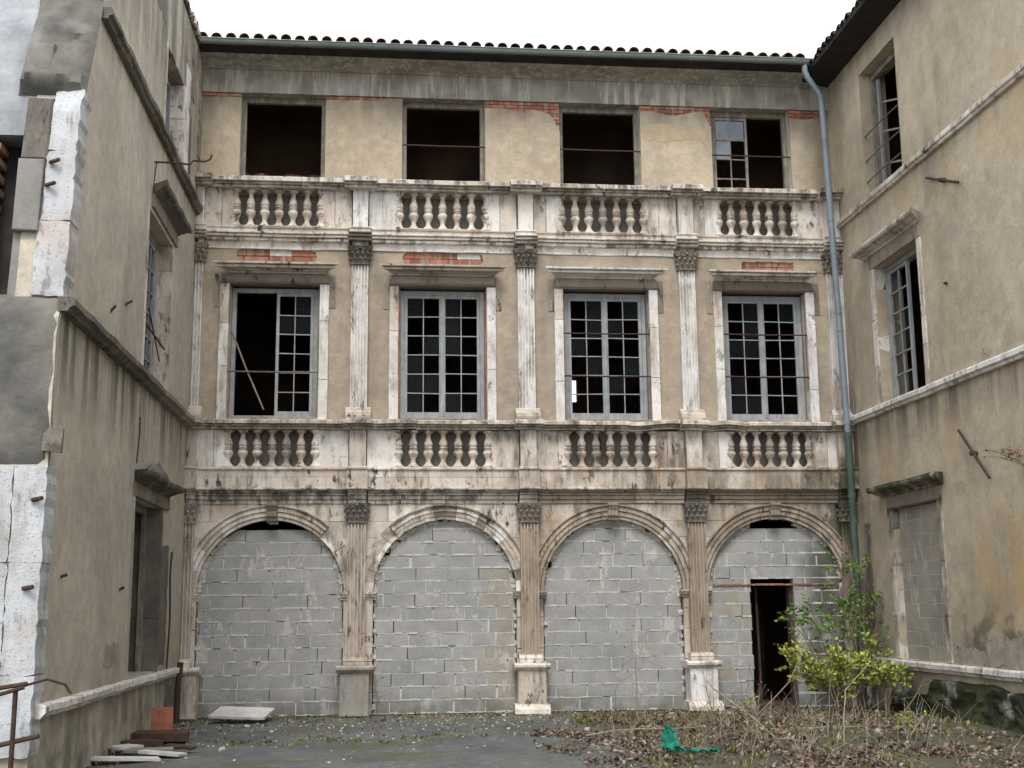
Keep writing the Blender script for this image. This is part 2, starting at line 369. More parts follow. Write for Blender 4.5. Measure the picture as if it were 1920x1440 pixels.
def rag(u0, u1, z0, z1, amp, step=.08, rnd=0.):   # ragged rectangle / capsule outline
    pts = []
    def seg(a, b):
        n = max(2, int(math.dist(a, b)/step))
        for i in range(n):
            f = i/n; pts.append((a[0]+(b[0]-a[0])*f+R.uniform(-amp, amp), a[1]+(b[1]-a[1])*f+R.uniform(-amp, amp)))
    c = rnd
    if c:
        P = [(u0+c, z0), (u1-c, z0), (u1-.2*c, z0+.3*c), (u1, (z0+z1)/2), (u1-.2*c, z1-.3*c), (u1-c, z1), (u0+c, z1), (u0+.2*c, z1-.3*c), (u0, (z0+z1)/2), (u0+.2*c, z0+.3*c)]
    else: P = [(u0, z0), (u1, z0), (u1, z1), (u0, z1)]
    for i in range(len(P)): seg(P[i], P[(i+1) % len(P)])
    return pts
rect = lambda a, b, c, d: [(a, c), (b, c), (b, d), (a, d)]
def cliprect(pts, side, x):   # keep part of polygon with u<x (side -1) or u>x (side 1)
    out = []; ins = lambda p: (p[0]-x)*side >= 0
    for i in range(len(pts)):
        a, b = pts[i-1], pts[i]
        if ins(a) != ins(b):
            f = (x-a[0])/(b[0]-a[0]); out.append((x, a[1]+(b[1]-a[1])*f))
        if ins(b): out.append(b)
    return out
def clipconvex(pts, poly):   # Sutherland-Hodgman, poly counter-clockwise
    for i in range(len(poly)):
        a, b = poly[i], poly[(i+1) % len(poly)]
        f = lambda p: (b[0]-a[0])*(p[1]-a[1])-(b[1]-a[1])*(p[0]-a[0])
        out = []
        for k in range(len(pts)):
            p, q = pts[k-1], pts[k]; fp, fq = f(p), f(q)
            if (fp >= 0) != (fq >= 0):
                t = fp/(fp-fq); out.append((p[0]+(q[0]-p[0])*t, p[1]+(q[1]-p[1])*t))
            if fq >= 0: out.append(q)
        pts = out
        if len(pts) < 3: return []
    return pts
def area(p): return abs(sum(p[i-1][0]*p[i][1]-p[i][0]*p[i-1][1] for i in range(len(p))))/2
def stones(T, parent, pr, u0, u1, cuts, mat='stone', wob=.008, name='stone', gap=.004, nseg=8, **k):
    edges = [u0]+list(cuts)+[u1]
    for a, b in zip(edges[:-1], edges[1:]):
        dd = R.uniform(-.004, .004)
        MB(T).prof([(d+(dd if d > -.05 else 0), z) for d, z in pr], a+gap/2, b-gap/2, max(2, int((b-a)*nseg)), wob=wob).build(name, mat, parent, **k)

# ================================================================= SETTING
g = MB(TW); nx, ny = 110, 130; gx = np.linspace(-60, 60, nx); 
gx = np.sign(np.linspace(-1, 1, nx))*np.abs(np.linspace(-1, 1, nx))**2.2*70; gy = -1-np.sign(np.linspace(-1, 1, ny))*np.abs(np.linspace(-1, 1, ny))**2.0*70
vs = []
for y in gy:
    for x in gx:
        h = noise.noise(Vector((x*.5, y*.5, 0)))*.035+noise.noise(Vector((x*2.1, y*2.1, 3)))*.012
        h *= min(1, max(0, (-y)/1.5)) if y > -1.5 else 1
        h += .10*max(0, min(1, (x-1.6)/1.5))*math.exp(-((y+4.2)/2.2)**2)
        vs.append((x, y, h-.012))
g.add(vs, [(j*nx+i, j*nx+i+1, (j+1)*nx+i+1, (j+1)*nx+i) for j in range(ny-1) for i in range(nx-1)])
go = g.build('ground', 'ground', org=(0, 0, 0), smooth=True, kind='structure', label='dark grey bitumen courtyard floor with moss and damp patches')
def gh(x, y):
    h = noise.noise(Vector((x*.5, y*.5, 0)))*.035+noise.noise(Vector((x*2.1, y*2.1, 3)))*.012
    if y > -1.5: h *= min(1, max(0, -y/1.5))
    return h+.10*max(0, min(1, (x-1.6)/1.5))*math.exp(-((y+4.2)/2.2)**2)-.012

# ================================================================= REAR BUILDING
B = empty('arcaded_building', (0, 0, 0), 'pale stone rear building with four blocked arches, balustrades and tiled roof', 'building')
PX = [-5.40, -2.744, -.01, 2.716, 5.28]
AX = [-4.07, -1.345, 1.35, 4.035]; AR = 1.13; ZS = 1.875
WX = [-4.115, -1.385, 1.34, 4.04]; WH = .725
TX = [-4.06, -1.36, 1.335, 4.0]; TH = .705
UXc = [(-4.766, -3.395), (-2.108, -.666), (.61, 2.022), (3.31, 4.656)]
LXc = [(-4.782, -3.414), (-2.099, -.656), (.64, 2.057), (3.358, 4.691)]
# interior shells (dark rooms behind the openings)
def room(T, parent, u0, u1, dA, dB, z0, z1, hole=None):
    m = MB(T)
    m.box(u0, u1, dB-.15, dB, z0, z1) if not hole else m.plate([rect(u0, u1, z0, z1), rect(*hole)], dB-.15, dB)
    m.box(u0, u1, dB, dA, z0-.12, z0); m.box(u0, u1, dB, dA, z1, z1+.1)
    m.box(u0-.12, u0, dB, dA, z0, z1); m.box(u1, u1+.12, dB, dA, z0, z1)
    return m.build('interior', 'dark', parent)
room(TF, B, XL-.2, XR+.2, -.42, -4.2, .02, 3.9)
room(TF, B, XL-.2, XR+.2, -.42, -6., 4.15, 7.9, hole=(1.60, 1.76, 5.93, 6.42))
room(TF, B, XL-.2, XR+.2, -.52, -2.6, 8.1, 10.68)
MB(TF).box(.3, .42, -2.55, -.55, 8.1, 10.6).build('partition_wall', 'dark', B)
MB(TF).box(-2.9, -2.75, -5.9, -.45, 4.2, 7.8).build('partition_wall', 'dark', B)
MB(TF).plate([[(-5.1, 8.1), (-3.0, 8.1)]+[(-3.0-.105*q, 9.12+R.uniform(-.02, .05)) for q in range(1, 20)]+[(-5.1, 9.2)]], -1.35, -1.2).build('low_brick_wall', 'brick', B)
# piers, course by course, and the stones of the spandrels
def pier(x0, x1):
    z = 0; first = True
    while z < ZS-.12-.01:
        h = min(R.uniform(.32, .5), ZS-.12-z); h = ZS-.12-z if ZS-.12-z-h < .15 else h
        MB().box(x0+R.uniform(0, .006), x1-R.uniform(0, .006), -.4, 0, z+.002, z+h-.002, c=.012, j=.004).build('pier_stone', 'stone', B); z += h
    # impost moulding
    MB().prof([(-.4, ZS-.12), (.01, ZS-.12), (.015, ZS-.085), (.04, ZS-.07), (.04, ZS-.04), (.06, ZS-.03), (.06, ZS), (-.4, ZS)], x0-.045, x1+.045, 6, wob=.008).build('impost', 'stone', B)
pier(XL, AX[0]-AR); pier(AX[3]+AR, XR)
for i in range(3): pier(AX[i]+AR, AX[i+1]-AR)
RE = 1.352
for i, cx in enumerate(AX):
    for sd in (-1, 1):
        xc = PX[i] if sd < 0 else PX[i+1]
        if i == 0 and sd < 0: xc = XL
        if i == 3 and sd > 0: xc = XR
        zs = [ZS, 2.12, 2.42, 2.72, 2.98, 3.262]
        for a, b in zip(zs[:-1], zs[1:]):
            a2, b2 = a+.002, b-.002
            pts = [(xc, a2)]
            for k in range(9):
                z = a2+(min(b2, ZS+RE)-a2)*k/8; q = RE**2-(z-ZS)**2
                pts.append((cx+sd*math.sqrt(max(q, 0)), z))
            if b2 > ZS+RE: pts.append((cx, b2))
            pts.append((xc, b2))
            # split long ones with a vertical joint
            w = abs(pts[-2][0]-xc)
            if w > .75:
                xm = xc-sd*R.uniform(.35, .55)
                for s2 in (-1, 1):
                    pp = cliprect(pts, s2, xm+s2*.002)
                    if len(pp) > 2: MB().plate([pp], -.4, R.uniform(-.004, .004)).build('stone', 'stone', B)
            else: MB().plate([pts], -.4, R.uniform(-.004, .004)).build('stone', 'stone', B)
# archivolts
full = [(AR, -.15), (AR, .015), (1.185, .018), (1.19, .036), (1.255, .04), (1.262, .056), (1.315, .06), (1.345, .085), (1.362, .088), (1.362, -.15)]
flat = [(AR, -.15), (AR, .0), (1.2, -.03), (1.3, .01), (1.362, .03), (1.362, -.15)]
full = [(AR, -.15), (AR, .015), (1.175, .018), (1.178, .006), (1.184, .006), (1.188, .042), (1.25, .046), (1.253, .03), (1.259, .03), (1.263, .066), (1.315, .07), (1.32, .058), (1.345, .098), (1.362, .10), (1.362, -.15)]
worn = [(AR, -.15), (AR, .008), (1.18, .012), (1.19, .022), (1.25, .03), (1.26, .045), (1.32, .03), (1.345, .07), (1.362, .078), (1.362, -.15)]
for i, cx in enumerate(AX):
    NV = 11 if i != 1 else 22
    for v in range(NV):
        a0, a1 = math.pi*v/NV, math.pi*(v+1)/NV; am = math.degrees((a0+a1)/2)
        pr = full
        if i == 1 and am > 128: pr = flat
        elif i == 0 and am < 48: pr = flat
        elif i == 1: pr = worn
        m = MB(); n = 6; k = len(pr); vs = []; jj = R.uniform(-.004, .004)
        for s in range(n+1):
            a = a0+(a1-a0)*s/n+(.0018 if s == 0 else (-.0018 if s == n else 0))
            for r, d in pr:
                w = noise.noise(Vector((a*9+i*7, r*14, d*10)))*(.02 if pr is not full else .008)
                vs.append((cx+math.cos(a)*(r+w*.5), d+(w+jj if d > -.1 else 0), ZS+math.sin(a)*(r+w*.5)))
        fs = [tuple(range(k)), tuple(range(n*k, n*k+k))]+[(s*k+q, s*k+(q+1) % k, (s+1)*k+(q+1) % k, (s+1)*k+q) for s in range(n) for q in range(k)]
        m.add(vs, fs).build('voussoir', 'stone_b' if (i == 2 and v not in (2, 6)) or (i == 3 and am > 75) else R.choice(['stone', 'stone', 'stone_d', 'stone_w']) if i == 1 and am < 128 else 'stone', B)
    if i != 1:
        m = MB()
        for q in (-1, 0, 1):
            m.prof([(-.05, 2.985), (.10, 2.985), (.105, 3.03), (.135, 3.06), (.125, 3.14), (.15, 3.2), (.15, 3.262), (-.05, 3.262)], cx+q*.052-.021-abs(q)*.004, cx+q*.052+.021+abs(q)*.004, 3, wob=.006)
        m.box(cx-.085, cx+.085, -.05, .095, 2.99, 3.26, c=.01); m.box(cx-.09, cx+.09, -.05, .165, 3.215, 3.262, c=.006)
        m.build('keystone', 'stone_d', B)
# lower entablature: architrave, frieze course, breaks over the pilasters
arch_p = [(-.4, 3.262), (.02, 3.262), (.022, 3.315), (.005, 3.318), (.005, 3.324), (.045, 3.328), (.047, 3.38), (.03, 3.383), (.03, 3.389), (.07, 3.393), (.07, 3.42), (.055, 3.425), (.095, 3.44), (.10, 3.468), (-.4, 3.468)]
frz_p = [(-.4, 3.47), (.16, 3.47), (.165, 3.49), (.14, 3.50), (.14, 3.785), (.165, 3.79), (.165, 3.815), (.14, 3.828), (-.4, 3.828)]
E_ = [XL]+[x for p in PX[1:4] for x in (p-.165, p+.165)]+[XR]
for i in range(4):
    a, b = E_[2*i], E_[2*i+1]; L = b-a
    stones(TF, B, arch_p, a, b, [a+L*.33, a+L*.66], name='architrave_stone', mat='stone_b' if i > 1 else 'stone', wob=.012)
    cz = 3.67
    if i in (0, 1):   # two thin courses
        up_ = [(-.4, cz+.002), (.14, cz+.002)]+frz_p[4:]; lo_ = frz_p[:3]+[(.14, 3.50), (.14, cz-.002), (-.4, cz-.002)]
        stones(TF, B, up_, a, b, [a+L*(.52 if i else .45), a+L*.72], name='frieze_stone', wob=.005)
        stones(TF, B, lo_, a, b, [a+L*(.4 if i else .38), a+L*(.68 if i else .6)], name='frieze_stone', wob=.005)
    else: stones(TF, B, frz_p, a, b, [a+L*.05, a+L*(.5 if i == 2 else .33), a+L*.82], name='frieze_stone', wob=.006)
for j, p in enumerate(PX):
    x0, x1 = max(p-.165, XL), min(p+.165, XR)
    MB().prof([(d+.12 if d > 0 else d, z) for d, z in arch_p], x0+.02, x1-.02, 3, wob=.006).build('architrave_stone', 'stone', B)
    MB().prof([(d+.13 if d > 0 else d, z) for d, z in frz_p], x0, x1, 3, wob=.006).build('frieze_stone', 'stone', B)
# upper entablature
ua = [(-.2, 7.43), (.0, 7.43), (.01, 7.53), (.03, 7.54), (-.2, 7.54)]
ub = [(-.2, 7.542), (.05, 7.542), (.075, 7.556), (.075, 7.595), (.05, 7.598), (.05, 7.606), (.11, 7.612), (.112, 7.645), (.09, 7.65), (.14, 7.662), (.14, 7.68), (-.2, 7.68)]
uc = [(-.2, 7.682), (.07, 7.682), (.07, 7.76), (.09, 7.765), (.09, 7.785), (-.2, 7.785)]
for i in range(4):
    a, b = E_[2*i]+(0.02 if i else 0), E_[2*i+1]-(.02 if i < 3 else 0); L = b-a
    stones(TF, B, ua, a, b, [a+L*.3, a+L*.7], mat='stone_w', name='architrave_stone', wob=.014)
    stones(TF, B, ub, a, b, [a+L*.25, a+L*.5, a+L*.8], name='cornice_stone', wob=.010)
    stones(TF, B, uc, a, b, [a+L*.4], name='plinth_stone', wob=.005)
for j, p in enumerate(PX):
    x0, x1 = max(p-.185, XL), min(p+.185, XR)
    MB().prof([(d+.11 if d > -.01 else d, z) for d, z in ua], x0+.05, x1-.05, 3, wob=.005).build('architrave_stone', 'stone', B)
    MB().prof([(d+.12 if d > 0 else d, z) for d, z in ub], x0+.0, x1-.0, 3, wob=.01).build('cornice_stone', 'stone_d' if j in (1,) else 'stone', B)
    MB().prof([(d+.10 if d > 0 else d, z) for d, z in uc], x0+.01, x1-.01, 3, wob=.005).build('plinth_stone', 'stone_w', B)
# balusters
def baluster_mesh(h, mat, seed):
    pr = [(0, .088), (.035, .09), (.055, .08), (.09, .058), (.15, .04), (.22, .038), (.29, .056), (.36, .075), (.41, .078), (.45, .066), (.468, .05), (.475, .064), (.495, .067), (.505, .05), (.52, .05), (.53, .066), (.55, .064), (.56, .05), (.60, .064), (.65, .068), (.71, .056), (.79, .039), (.86, .034), (.91, .04), (.935, .06), (.95, .07), (1, .078)]
    m = MB(TW); m.lathe([(z*h, r*1.06) for z, r in pr], 16)
    m.v = [tuple(np.array(p)*(1, 1, 1)+np.array([noise.noise(Vector(p)*14+Vector((seed, 0, 0)))*.006, noise.noise(Vector(p)*14+Vector((0, seed, 0)))*.006, 0])) for p in m.v]
    return m.mesh('baluster', mat, (0, 0, 0), True)[0]
for lev, (zb, zt, XX, dC) in enumerate(((3.832, 4.43, LXc, .015), (7.788, 8.425, UXc, .0))):
    meshes = [baluster_mesh(zt-zb, M['stone'], k) for k in range(3)]; dark = [baluster_mesh(zt-zb, M['capw'], 8)]
    darkset = {(0, 0): (3, 4), (0, 1): (), (0, 2): (2, 4, 5), (0, 3): (3,), (1, 2): (3,), (1, 3): (5,)}
    for i in range(4):
        a, b = XX[i]
        pl, pr_ = (PX[i]+.14, PX[i+1]-.14)
        if i == 0: pl = XL+.06
        if i == 3: pr_ = XR-.05
        name = ('lower', 'upper')[lev]
        ba = MB().plate([rect(a-.1, b+.1, zb, zt)] if not (lev == 0 and i == 2) else [rect(a-.1, b+.1, zb, zt), rag(1.12, 1.24, 4.08, 4.36, .02, .05, .05)], -.32, -.20).build('balustrade', 'cement3', B)
        sp = (b-a)/6
        for k in range(7):
            me = dark[0] if k in darkset.get((lev, i), ()) else R.choice(meshes)
            xx = a+sp*k
            if lev == 0 and i == 0 and k == 4: pass
            inst('baluster', me, (xx, -dC+R.uniform(-.004, .004), zb), ba)
        for x0, x1 in ((pl, a-.0), (b+.0, pr_)):
            xm = x0+(x1-x0)*R.choice((.0, .45, .6)) if x1-x0 > .35 else x0
            for q0, q1 in (((x0, xm), (xm, x1)) if xm > x0+.05 else ((x0, x1),)):
                MB().box(q0+.002, q1-.002, -.25, .055+R.uniform(-.004, .004), zb, zt+.01, c=.008, j=.003).build('panel_stone', R.choice(['stone', 'stone', 'stone_w']), ba)
        # plinth and top strips holding the balusters
        MB().box(a, b, -.16, .10, zb-.004, zb+.012).build('baluster_base', 'stone', ba)
# rails
rail = lambda z, H, o: [(-.25, z), (.03+o, z), (.035+o, z+.018), (.01+o, z+.022), (.012+o, z+.034), (.06+o, z+.046), (.075+o, z+.058), (.05+o, z+.062), (.055+o, z+.072), (.13+o, z+.078), (.13+o, z+H-.022), (.105+o, z+H-.018), (.095+o, z+H), (-.25, z+H)]
for lev, (z, H, hw, o1, o2) in enumerate(((4.44, .145, .225, .09, .20), (8.435, .16, .26, .13, .25))):
    ed = [XL]+[x for p in PX[1:4] for x in (p-hw, p+hw)]+[XR]
    for i in range(4):
        a, b = ed[2*i], ed[2*i+1]; L = b-a
        cuts = [a+L*R.uniform(.25, .4), a+L*R.uniform(.6, .75)]
        es = [a]+cuts+[b]
        for q in range(3):
            w = .005
            if lev == 0 and ((i == 2 and q == 2) or (i == 3 and q == 0)): w = .055
            if lev == 0 and i == 1 and q == 0: w = .04
            MB().prof([(d+(R.uniform(-.006, .006) if d > 0 else 0), zz) for d, zz in rail(z, H, o1)], es[q]+.003, es[q+1]-.003, 14, wob=w).build('rail_stone', 'stone', B)
    for j, p in enumerate(PX):
        x0, x1 = max(p-hw, XL), min(p+hw, XR)
        MB().prof(rail(z-.004, H+.006, o2), x0, x1, 4, wob=.008).build('rail_stone', 'stone', B)
        # die under the rail
        dz0 = 3.828 if lev == 0 else 7.785; dw = .132 if lev == 0 else .125
        MB().box(max(p-dw, XL), min(p+dw, XR), -.2, .17 if lev == 0 else .15, dz0, z, c=.006, j=.002).build('die', 'stone' if lev == 0 else 'stone_w', B)
# pilasters
def fluted(w, d0, d1, nf=5):
    fwd = w/(nf+ (nf+1)*.55); ar = fwd*.55; pts = [(-w/2, d0), (-w/2, d1)]; x = -w/2+ar
    for k in range(nf):
        pts.append((x, d1))
        for q in range(1, 4):
            th = math.pi*q/4; pts.append((x+fwd/2-math.cos(th)*fwd/2, d1-math.sin(th)*.036))
        pts.append((x+fwd, d1)); x += fwd+ar
    pts += [(w/2, d1), (w/2, d0)]; return pts
def capital(h, w0, w1, dep):
    m = MB(TF)
    # bell
    def ring(z, hw, d): return [(-hw, -.1, z), (-hw, d, z), (hw, d, z), (hw, -.1, z)]
    rs = [ring(0, w0/2-.005, dep-.01), ring(h*.6, w0/2, dep), ring(h*.86, w1/2-.05, dep+.03)]
    m.add([p for r in rs for p in r], [(0, 1, 2, 3), (8, 9, 10, 11)]+[(a*4+k, a*4+(k+1) % 4, a*4+4+(k+1) % 4, a*4+4+k) for a in (0, 1) for k in range(4)])
    m.box(-w0/2-.02, w0/2+.02, -.1, dep+.018, 0, h*.055, c=.004)
    # abacus, concave front
    pts = []
    for k in range(9):
        f = k/8*2-1; pts.append((f*w1/2, dep+.065-.035*(1-f*f)))
    pts = [(-w1/2, -.1)]+pts+[(w1/2, -.1)]
    m.vprof(pts, h*.88, h*.95); m.vprof([(a*1.04, b+.008 if b > 0 else b) for a, b in pts], h*.952, h)
    def leaf(cu, cz, lw, lh, side=0, out=.055):
        vs = []; n = 6
        for k in range(n+1):
            t = k/n; o = .008+out*t**2.2; z = cz+lh*(t if t < .8 else .8+.2*math.cos((t-.8)*9)*.9-(t-.8)*.6)
            wd = lw/2*(1-.25*math.sin(t*3.1*3)*.6)*(1-.55*t**3)
            for uu, dd in ((-wd, 0), (-wd*.45, .008), (0, .018), (wd*.45, .008), (wd, 0)):
                if side == 0: vs.append((cu+uu, dep+o+dd-.004, z))
                else: vs.append((side*(w0/2+o+dd-.004), dep*.5+uu, z))
        fs = [(a*5+b, a*5+b+1, a*5+6+b, a*5+5+b) for a in range(n) for b in range(4)]
        # back
        nb = len(vs); vs += [((p[0]-(side*.02 if side else 0)), p[1]-(.02 if not side else 0), p[2]) for p in vs]
        fs += [tuple(i+nb for i in f) for f in fs]
        per = [(k*5, k*5+5) for k in range(n)]+[(k*5+4, k*5+9) for k in range(n)]+[(n*5+b, n*5+b+1) for b in range(4)]
        fs += [(a, b, b+nb, a+nb) for a, b in per]
        m.add(vs, fs)
    for cu in (-w0*.33, 0, w0*.33): leaf(cu, h*.05, w0*.31, h*.36, out=.04)
    for cu in (-w0*.5, -w0*.17, w0*.17, w0*.5): leaf(cu, h*.26, w0*.27, h*.44, out=.06)
    for sd in (-1, 1): leaf(0, h*.05, .1, h*.36, sd, .04); leaf(0, h*.26, .1, h*.44, sd, .05)
    # volutes
    for sd in (-1, 1):
        for (vx, vr, vd, vz) in ((w1/2-.035, .036, dep+.055, h*.80), (w1*.17, .024, dep+.045, h*.79)):
            sp = []
            for k in range(15):
                th = k/14*3.6*math.pi; r = vr*(1-k/17); sp.append((sd*(vx-r*math.cos(th)), vd, vz+r*math.sin(th)))
            m.tube([(sd*(vx-.06), vd-.03, h*.56)]+sp, [.008]+[.010-.0004*k for k in range(15)], 5)
            m.add([(sd*vx+math.cos(q*math.pi/4)*vr*.8, vd-.03+e, vz+math.sin(q*math.pi/4)*vr*.8) for e in (0, .025) for q in range(8)], [tuple(range(8)), tuple(range(8, 16))]+[(q, (q+1) % 8, (q+1) % 8+8, q+8) for q in range(8)])
    m.tube([(0, dep+.02, h*.9), (0, dep+.065, h*.9)], [.03, .022], 7)
    return m
capL = capital(.315, .275, .40, .14).mesh('capital', 'cap', (0, 0, 0))[0]
capU = capital(.315, .265, .40, .09).mesh('capital', 'cap', (0, 0, 0))[0]
capLg = capital(.315, .275, .40, .14).mesh('capital', 'capw', (0, 0, 0))[0]
for j, p in enumerate(PX):
    # ground floor order
    w = .285
    pr = [(p+u, d) for u, d in fluted(w, -.02, .135)]
    pil = MB().vprof(pr, .885, 2.945, 26, wob=.006).build('pilaster', 'stone_b' if j in (2, 3) else 'stone', B)
    inst('capital', capL if j else capLg, (p, 0, 2.945), pil)
    m = MB(); m.prof([(-.02, .76), (.19, .76), (.19, .80), (.175, .81), (.185, .83), (.17, .85), (.15, .86), (.145, .885), (-.02, .885)], p-.185, p+.185, 4, wob=.008).build('pilaster_base', 'stone', pil)
    if 0 < j < 4 or True:
        dk = j in (1,)
        x0, x1 = max(p-.225, XL-.05), min(p+.225, XR+.05)
        if j == 0: x1 = -5.12
        MB().box(x0, x1, -.02, .27, .0, .655, c=.015, j=.006).build('pedestal', 'stone_g' if dk else 'stone_w' if j == 3 else 'stone', pil)
        MB().prof([(-.02, .655), (.275, .655), (.29, .68), (.33, .70), (.335, .735), (.31, .758), (-.02, .76)], x0-.055, x1+.055, 6, wob=.012).build('pedestal_cap', 'stone_g' if dk else 'stone', pil)
        if j in (2, 3): MB().prof([(-.02, .0), (.35, .0), (.34, .07), (.29, .12), (.275, .14), (-.02, .14)], x0-.05, x1+.05, 6, wob=.02).build('pedestal_foot', 'stone', pil)
    # first floor order
    pr = [(p+u, d) for u, d in fluted(.272, -.04, .075)]
    pil = MB().vprof(pr, 4.80, 7.165, 26, wob=.004).build('pilaster', 'stone_w', B)
    inst('capital', capU, (p, 0, 7.165), pil)
    MB().prof([(-.04, 4.588), (.20, 4.588), (.205, 4.66), (.19, 4.68), (.19, 4.70), (.15, 4.735), (.12, 4.75), (.115, 4.775), (.085, 4.80), (-.04, 4.80)], p-.20, p+.20, 4, wob=.006).build('pilaster_base', 'stone', pil)
# first-floor wall: core and plaster skin with broken patches showing brick
holesW = [rect(x-WH, x+WH, 4.60, 6.835) for x in WX]
MB().plate([rect(XL, XR, 4.58, 7.44)]+holesW, -.40, -.085).build('wall_core', 'stone_d', B)
patches = [(-4.75, -3.45, 7.215, 7.425, .1), (-2.05, -.71, 7.215, 7.425, .1), (3.70, 4.60, 7.20, 7.37, .03)]
ph = [rag(a, b, c, d, .012, .06, e) for a, b, c, d, e in patches]
MB().plate([rect(XL, XR, 4.58, 7.43)]+holesW+ph, -.083, -.02).build('plaster_wall', 'plaster', B)
for (a, b, c, d, e) in patches:
    rows = 2; hh = (d-c+.06)/rows
    for r_ in range(rows):
        x = a-.08+R.uniform(-.2, 0)
        while x < b+.05:
            L = R.uniform(.3, .42); x0, x1 = max(x, a-.06), min(x+L, b+.06)
            if x1-x0 > .05: MB().box(x0+.004, x1-.004, -.082, -.05+R.uniform(-.012, .006), c-.03+hh*r_+.004, c-.03+hh*(r_+1)-.004, c=.004, j=.003).build('brick', 'brick' if R.random() < .85 else 'mortar', B)
            x += L
# window hoods, friezes, jambs
hood_p = [(-.06, 7.005), (.05, 7.005), (.055, 7.03), (.10, 7.035), (.11, 7.05), (.09, 7.054), (.185, 7.058), (.19, 7.092), (.17, 7.096), (.175, 7.102), (.225, 7.11), (.23, 7.14), (-.06, 7.15)]
HC = [(-4.08, 1.01), (-1.38, 1.05), (1.32, 1.03), (3.99, .985)]
for i, x in enumerate(WX):
    hc, hh = HC[i]
    sr = MB().box(x-WH-.13, x+WH+.13, -.06, .035, 6.885, 7.004, c=.006).build('window_hood', 'stone_d', B)
    MB().prof([(d_*1.25 if d_ > 0 else d_, z_) for d_, z_ in hood_p], hc-hh, hc+hh, 24, miter=True, wob=.006).build('hood_cornice', R.choice(['stone', 'stone_w']), sr)
    MB().prof([(-.06, 6.835), (.03, 6.835), (.03, 6.85), (.05, 6.855), (.055, 6.884), (-.06, 6.884)], x-WH-.15, x+WH+.15, 8, wob=.004).build('lintel_moulding', 'stone_d', sr)
    for sd in (-1, 1):
        xe = x+sd*(WH+.20); MB().plate([rag(xe-.05, xe+.05, 6.45, 7.0, .006, .1)], -.05, -.008).build('surround_ear', 'stone_d', sr)
        x0, x1 = (x-WH-.15, x-WH) if sd < 0 else (x+WH, x+WH+.15)
        zz = [4.60, R.uniform(5.1, 5.5), R.uniform(5.9, 6.3), 6.833]
        for q in range(3):
            MB().box(x0, x1, -.35, .03+R.uniform(-.003, .003), zz[q]+.0015, zz[q+1]-.0015, c=.007, j=.002).build('jamb_stone', 'stone_w' if q < 2 or sd > 0 else 'stone', B)
        MB().box(x1-.0 if sd < 0 else x0-.03, x1+.03 if sd < 0 else x0, -.35, -.1, 4.62, 6.82).build('reveal', 'brick' if i == 1 else 'stone_d', B)
    MB().box(x-WH, x+WH, -.38, .0, 4.582, 4.64, c=.01, j=.004).build('window_sill', 'stone_d', B)
# casement windows
def casement(parent, x0, x1, z0, z1, rows, cols, d, mat='frame', T=TF, stile=.05, bar=.016, bottom=.07, glassp=.6, missing=(), hazy=(), toprail=.05, hm='haze'):
    cs = MB(T)
    cs.box(x0, x0+stile, d-.022, d+.022, z0, z1, c=.004); cs.box(x1-stile, x1, d-.022, d+.022, z0, z1, c=.004)
    cs.box(x0+stile, x1-stile, d-.02, d+.02, z0, z0+bottom); cs.box(x0+stile, x1-stile, d-.02, d+.02, z1-toprail, z1)
    a0, a1, b0, b1 = x0+stile, x1-stile, z0+bottom, z1-toprail
    o = cs.build('casement', mat, parent)
    for c in range(1, cols):
        x = a0+(a1-a0)*c/cols; MB(T).box(x-bar/2, x+bar/2, d-.013, d+.013, b0, b1).build('glazing_bar', mat, parent)
    for r in range(1, rows):
        z = b0+(b1-b0)*r/rows+R.uniform(-.006, .006); tl = R.uniform(-.005, .005)
        m = MB(T); m.add([(u, dd, zz+(tl if u == a0 else -tl)) for zz in (z-bar/2, z+bar/2) for dd in (d-.0155, d+.0155) for u in (a0, a1)], [(0, 1, 3, 2), (4, 6, 7, 5), (0, 4, 5, 1), (2, 3, 7, 6), (0, 2, 6, 4), (1, 5, 7, 3)]); m.build('glazing_bar', mat, parent)
    for r in range(rows):
        for c in range(cols):
            if (r, c) in missing: continue
            if R.random() > glassp and (r, c) not in hazy: continue
            xa, xb = a0+(a1-a0)*c/cols, a0+(a1-a0)*(c+1)/cols; za, zb = b0+(b1-b0)*r/rows, b0+(b1-b0)*(r+1)/rows
            tl = R.uniform(-.003, .003)
            m = MB(T); m.add([(xa+bar/2, d-.003+tl, za+bar/2), (xb-bar/2, d-.003-tl, za+bar/2), (xb-bar/2, d-.003, zb-bar/2), (xa+bar/2, d-.003, zb-bar/2), (xa+bar/2, d+.001+tl, za+bar/2), (xb-bar/2, d+.001-tl, za+bar/2), (xb-bar/2, d+.001, zb-bar/2), (xa+bar/2, d+.001, zb-bar/2)], [(0, 1, 2, 3), (4, 5, 6, 7), (0, 1, 5, 4), (1, 2, 6, 5), (2, 3, 7, 6), (3, 0, 4, 7)])
            m.build('pane', (hm if (r, c) in hazy else 'glass'), parent)
    return o
DW = -.20
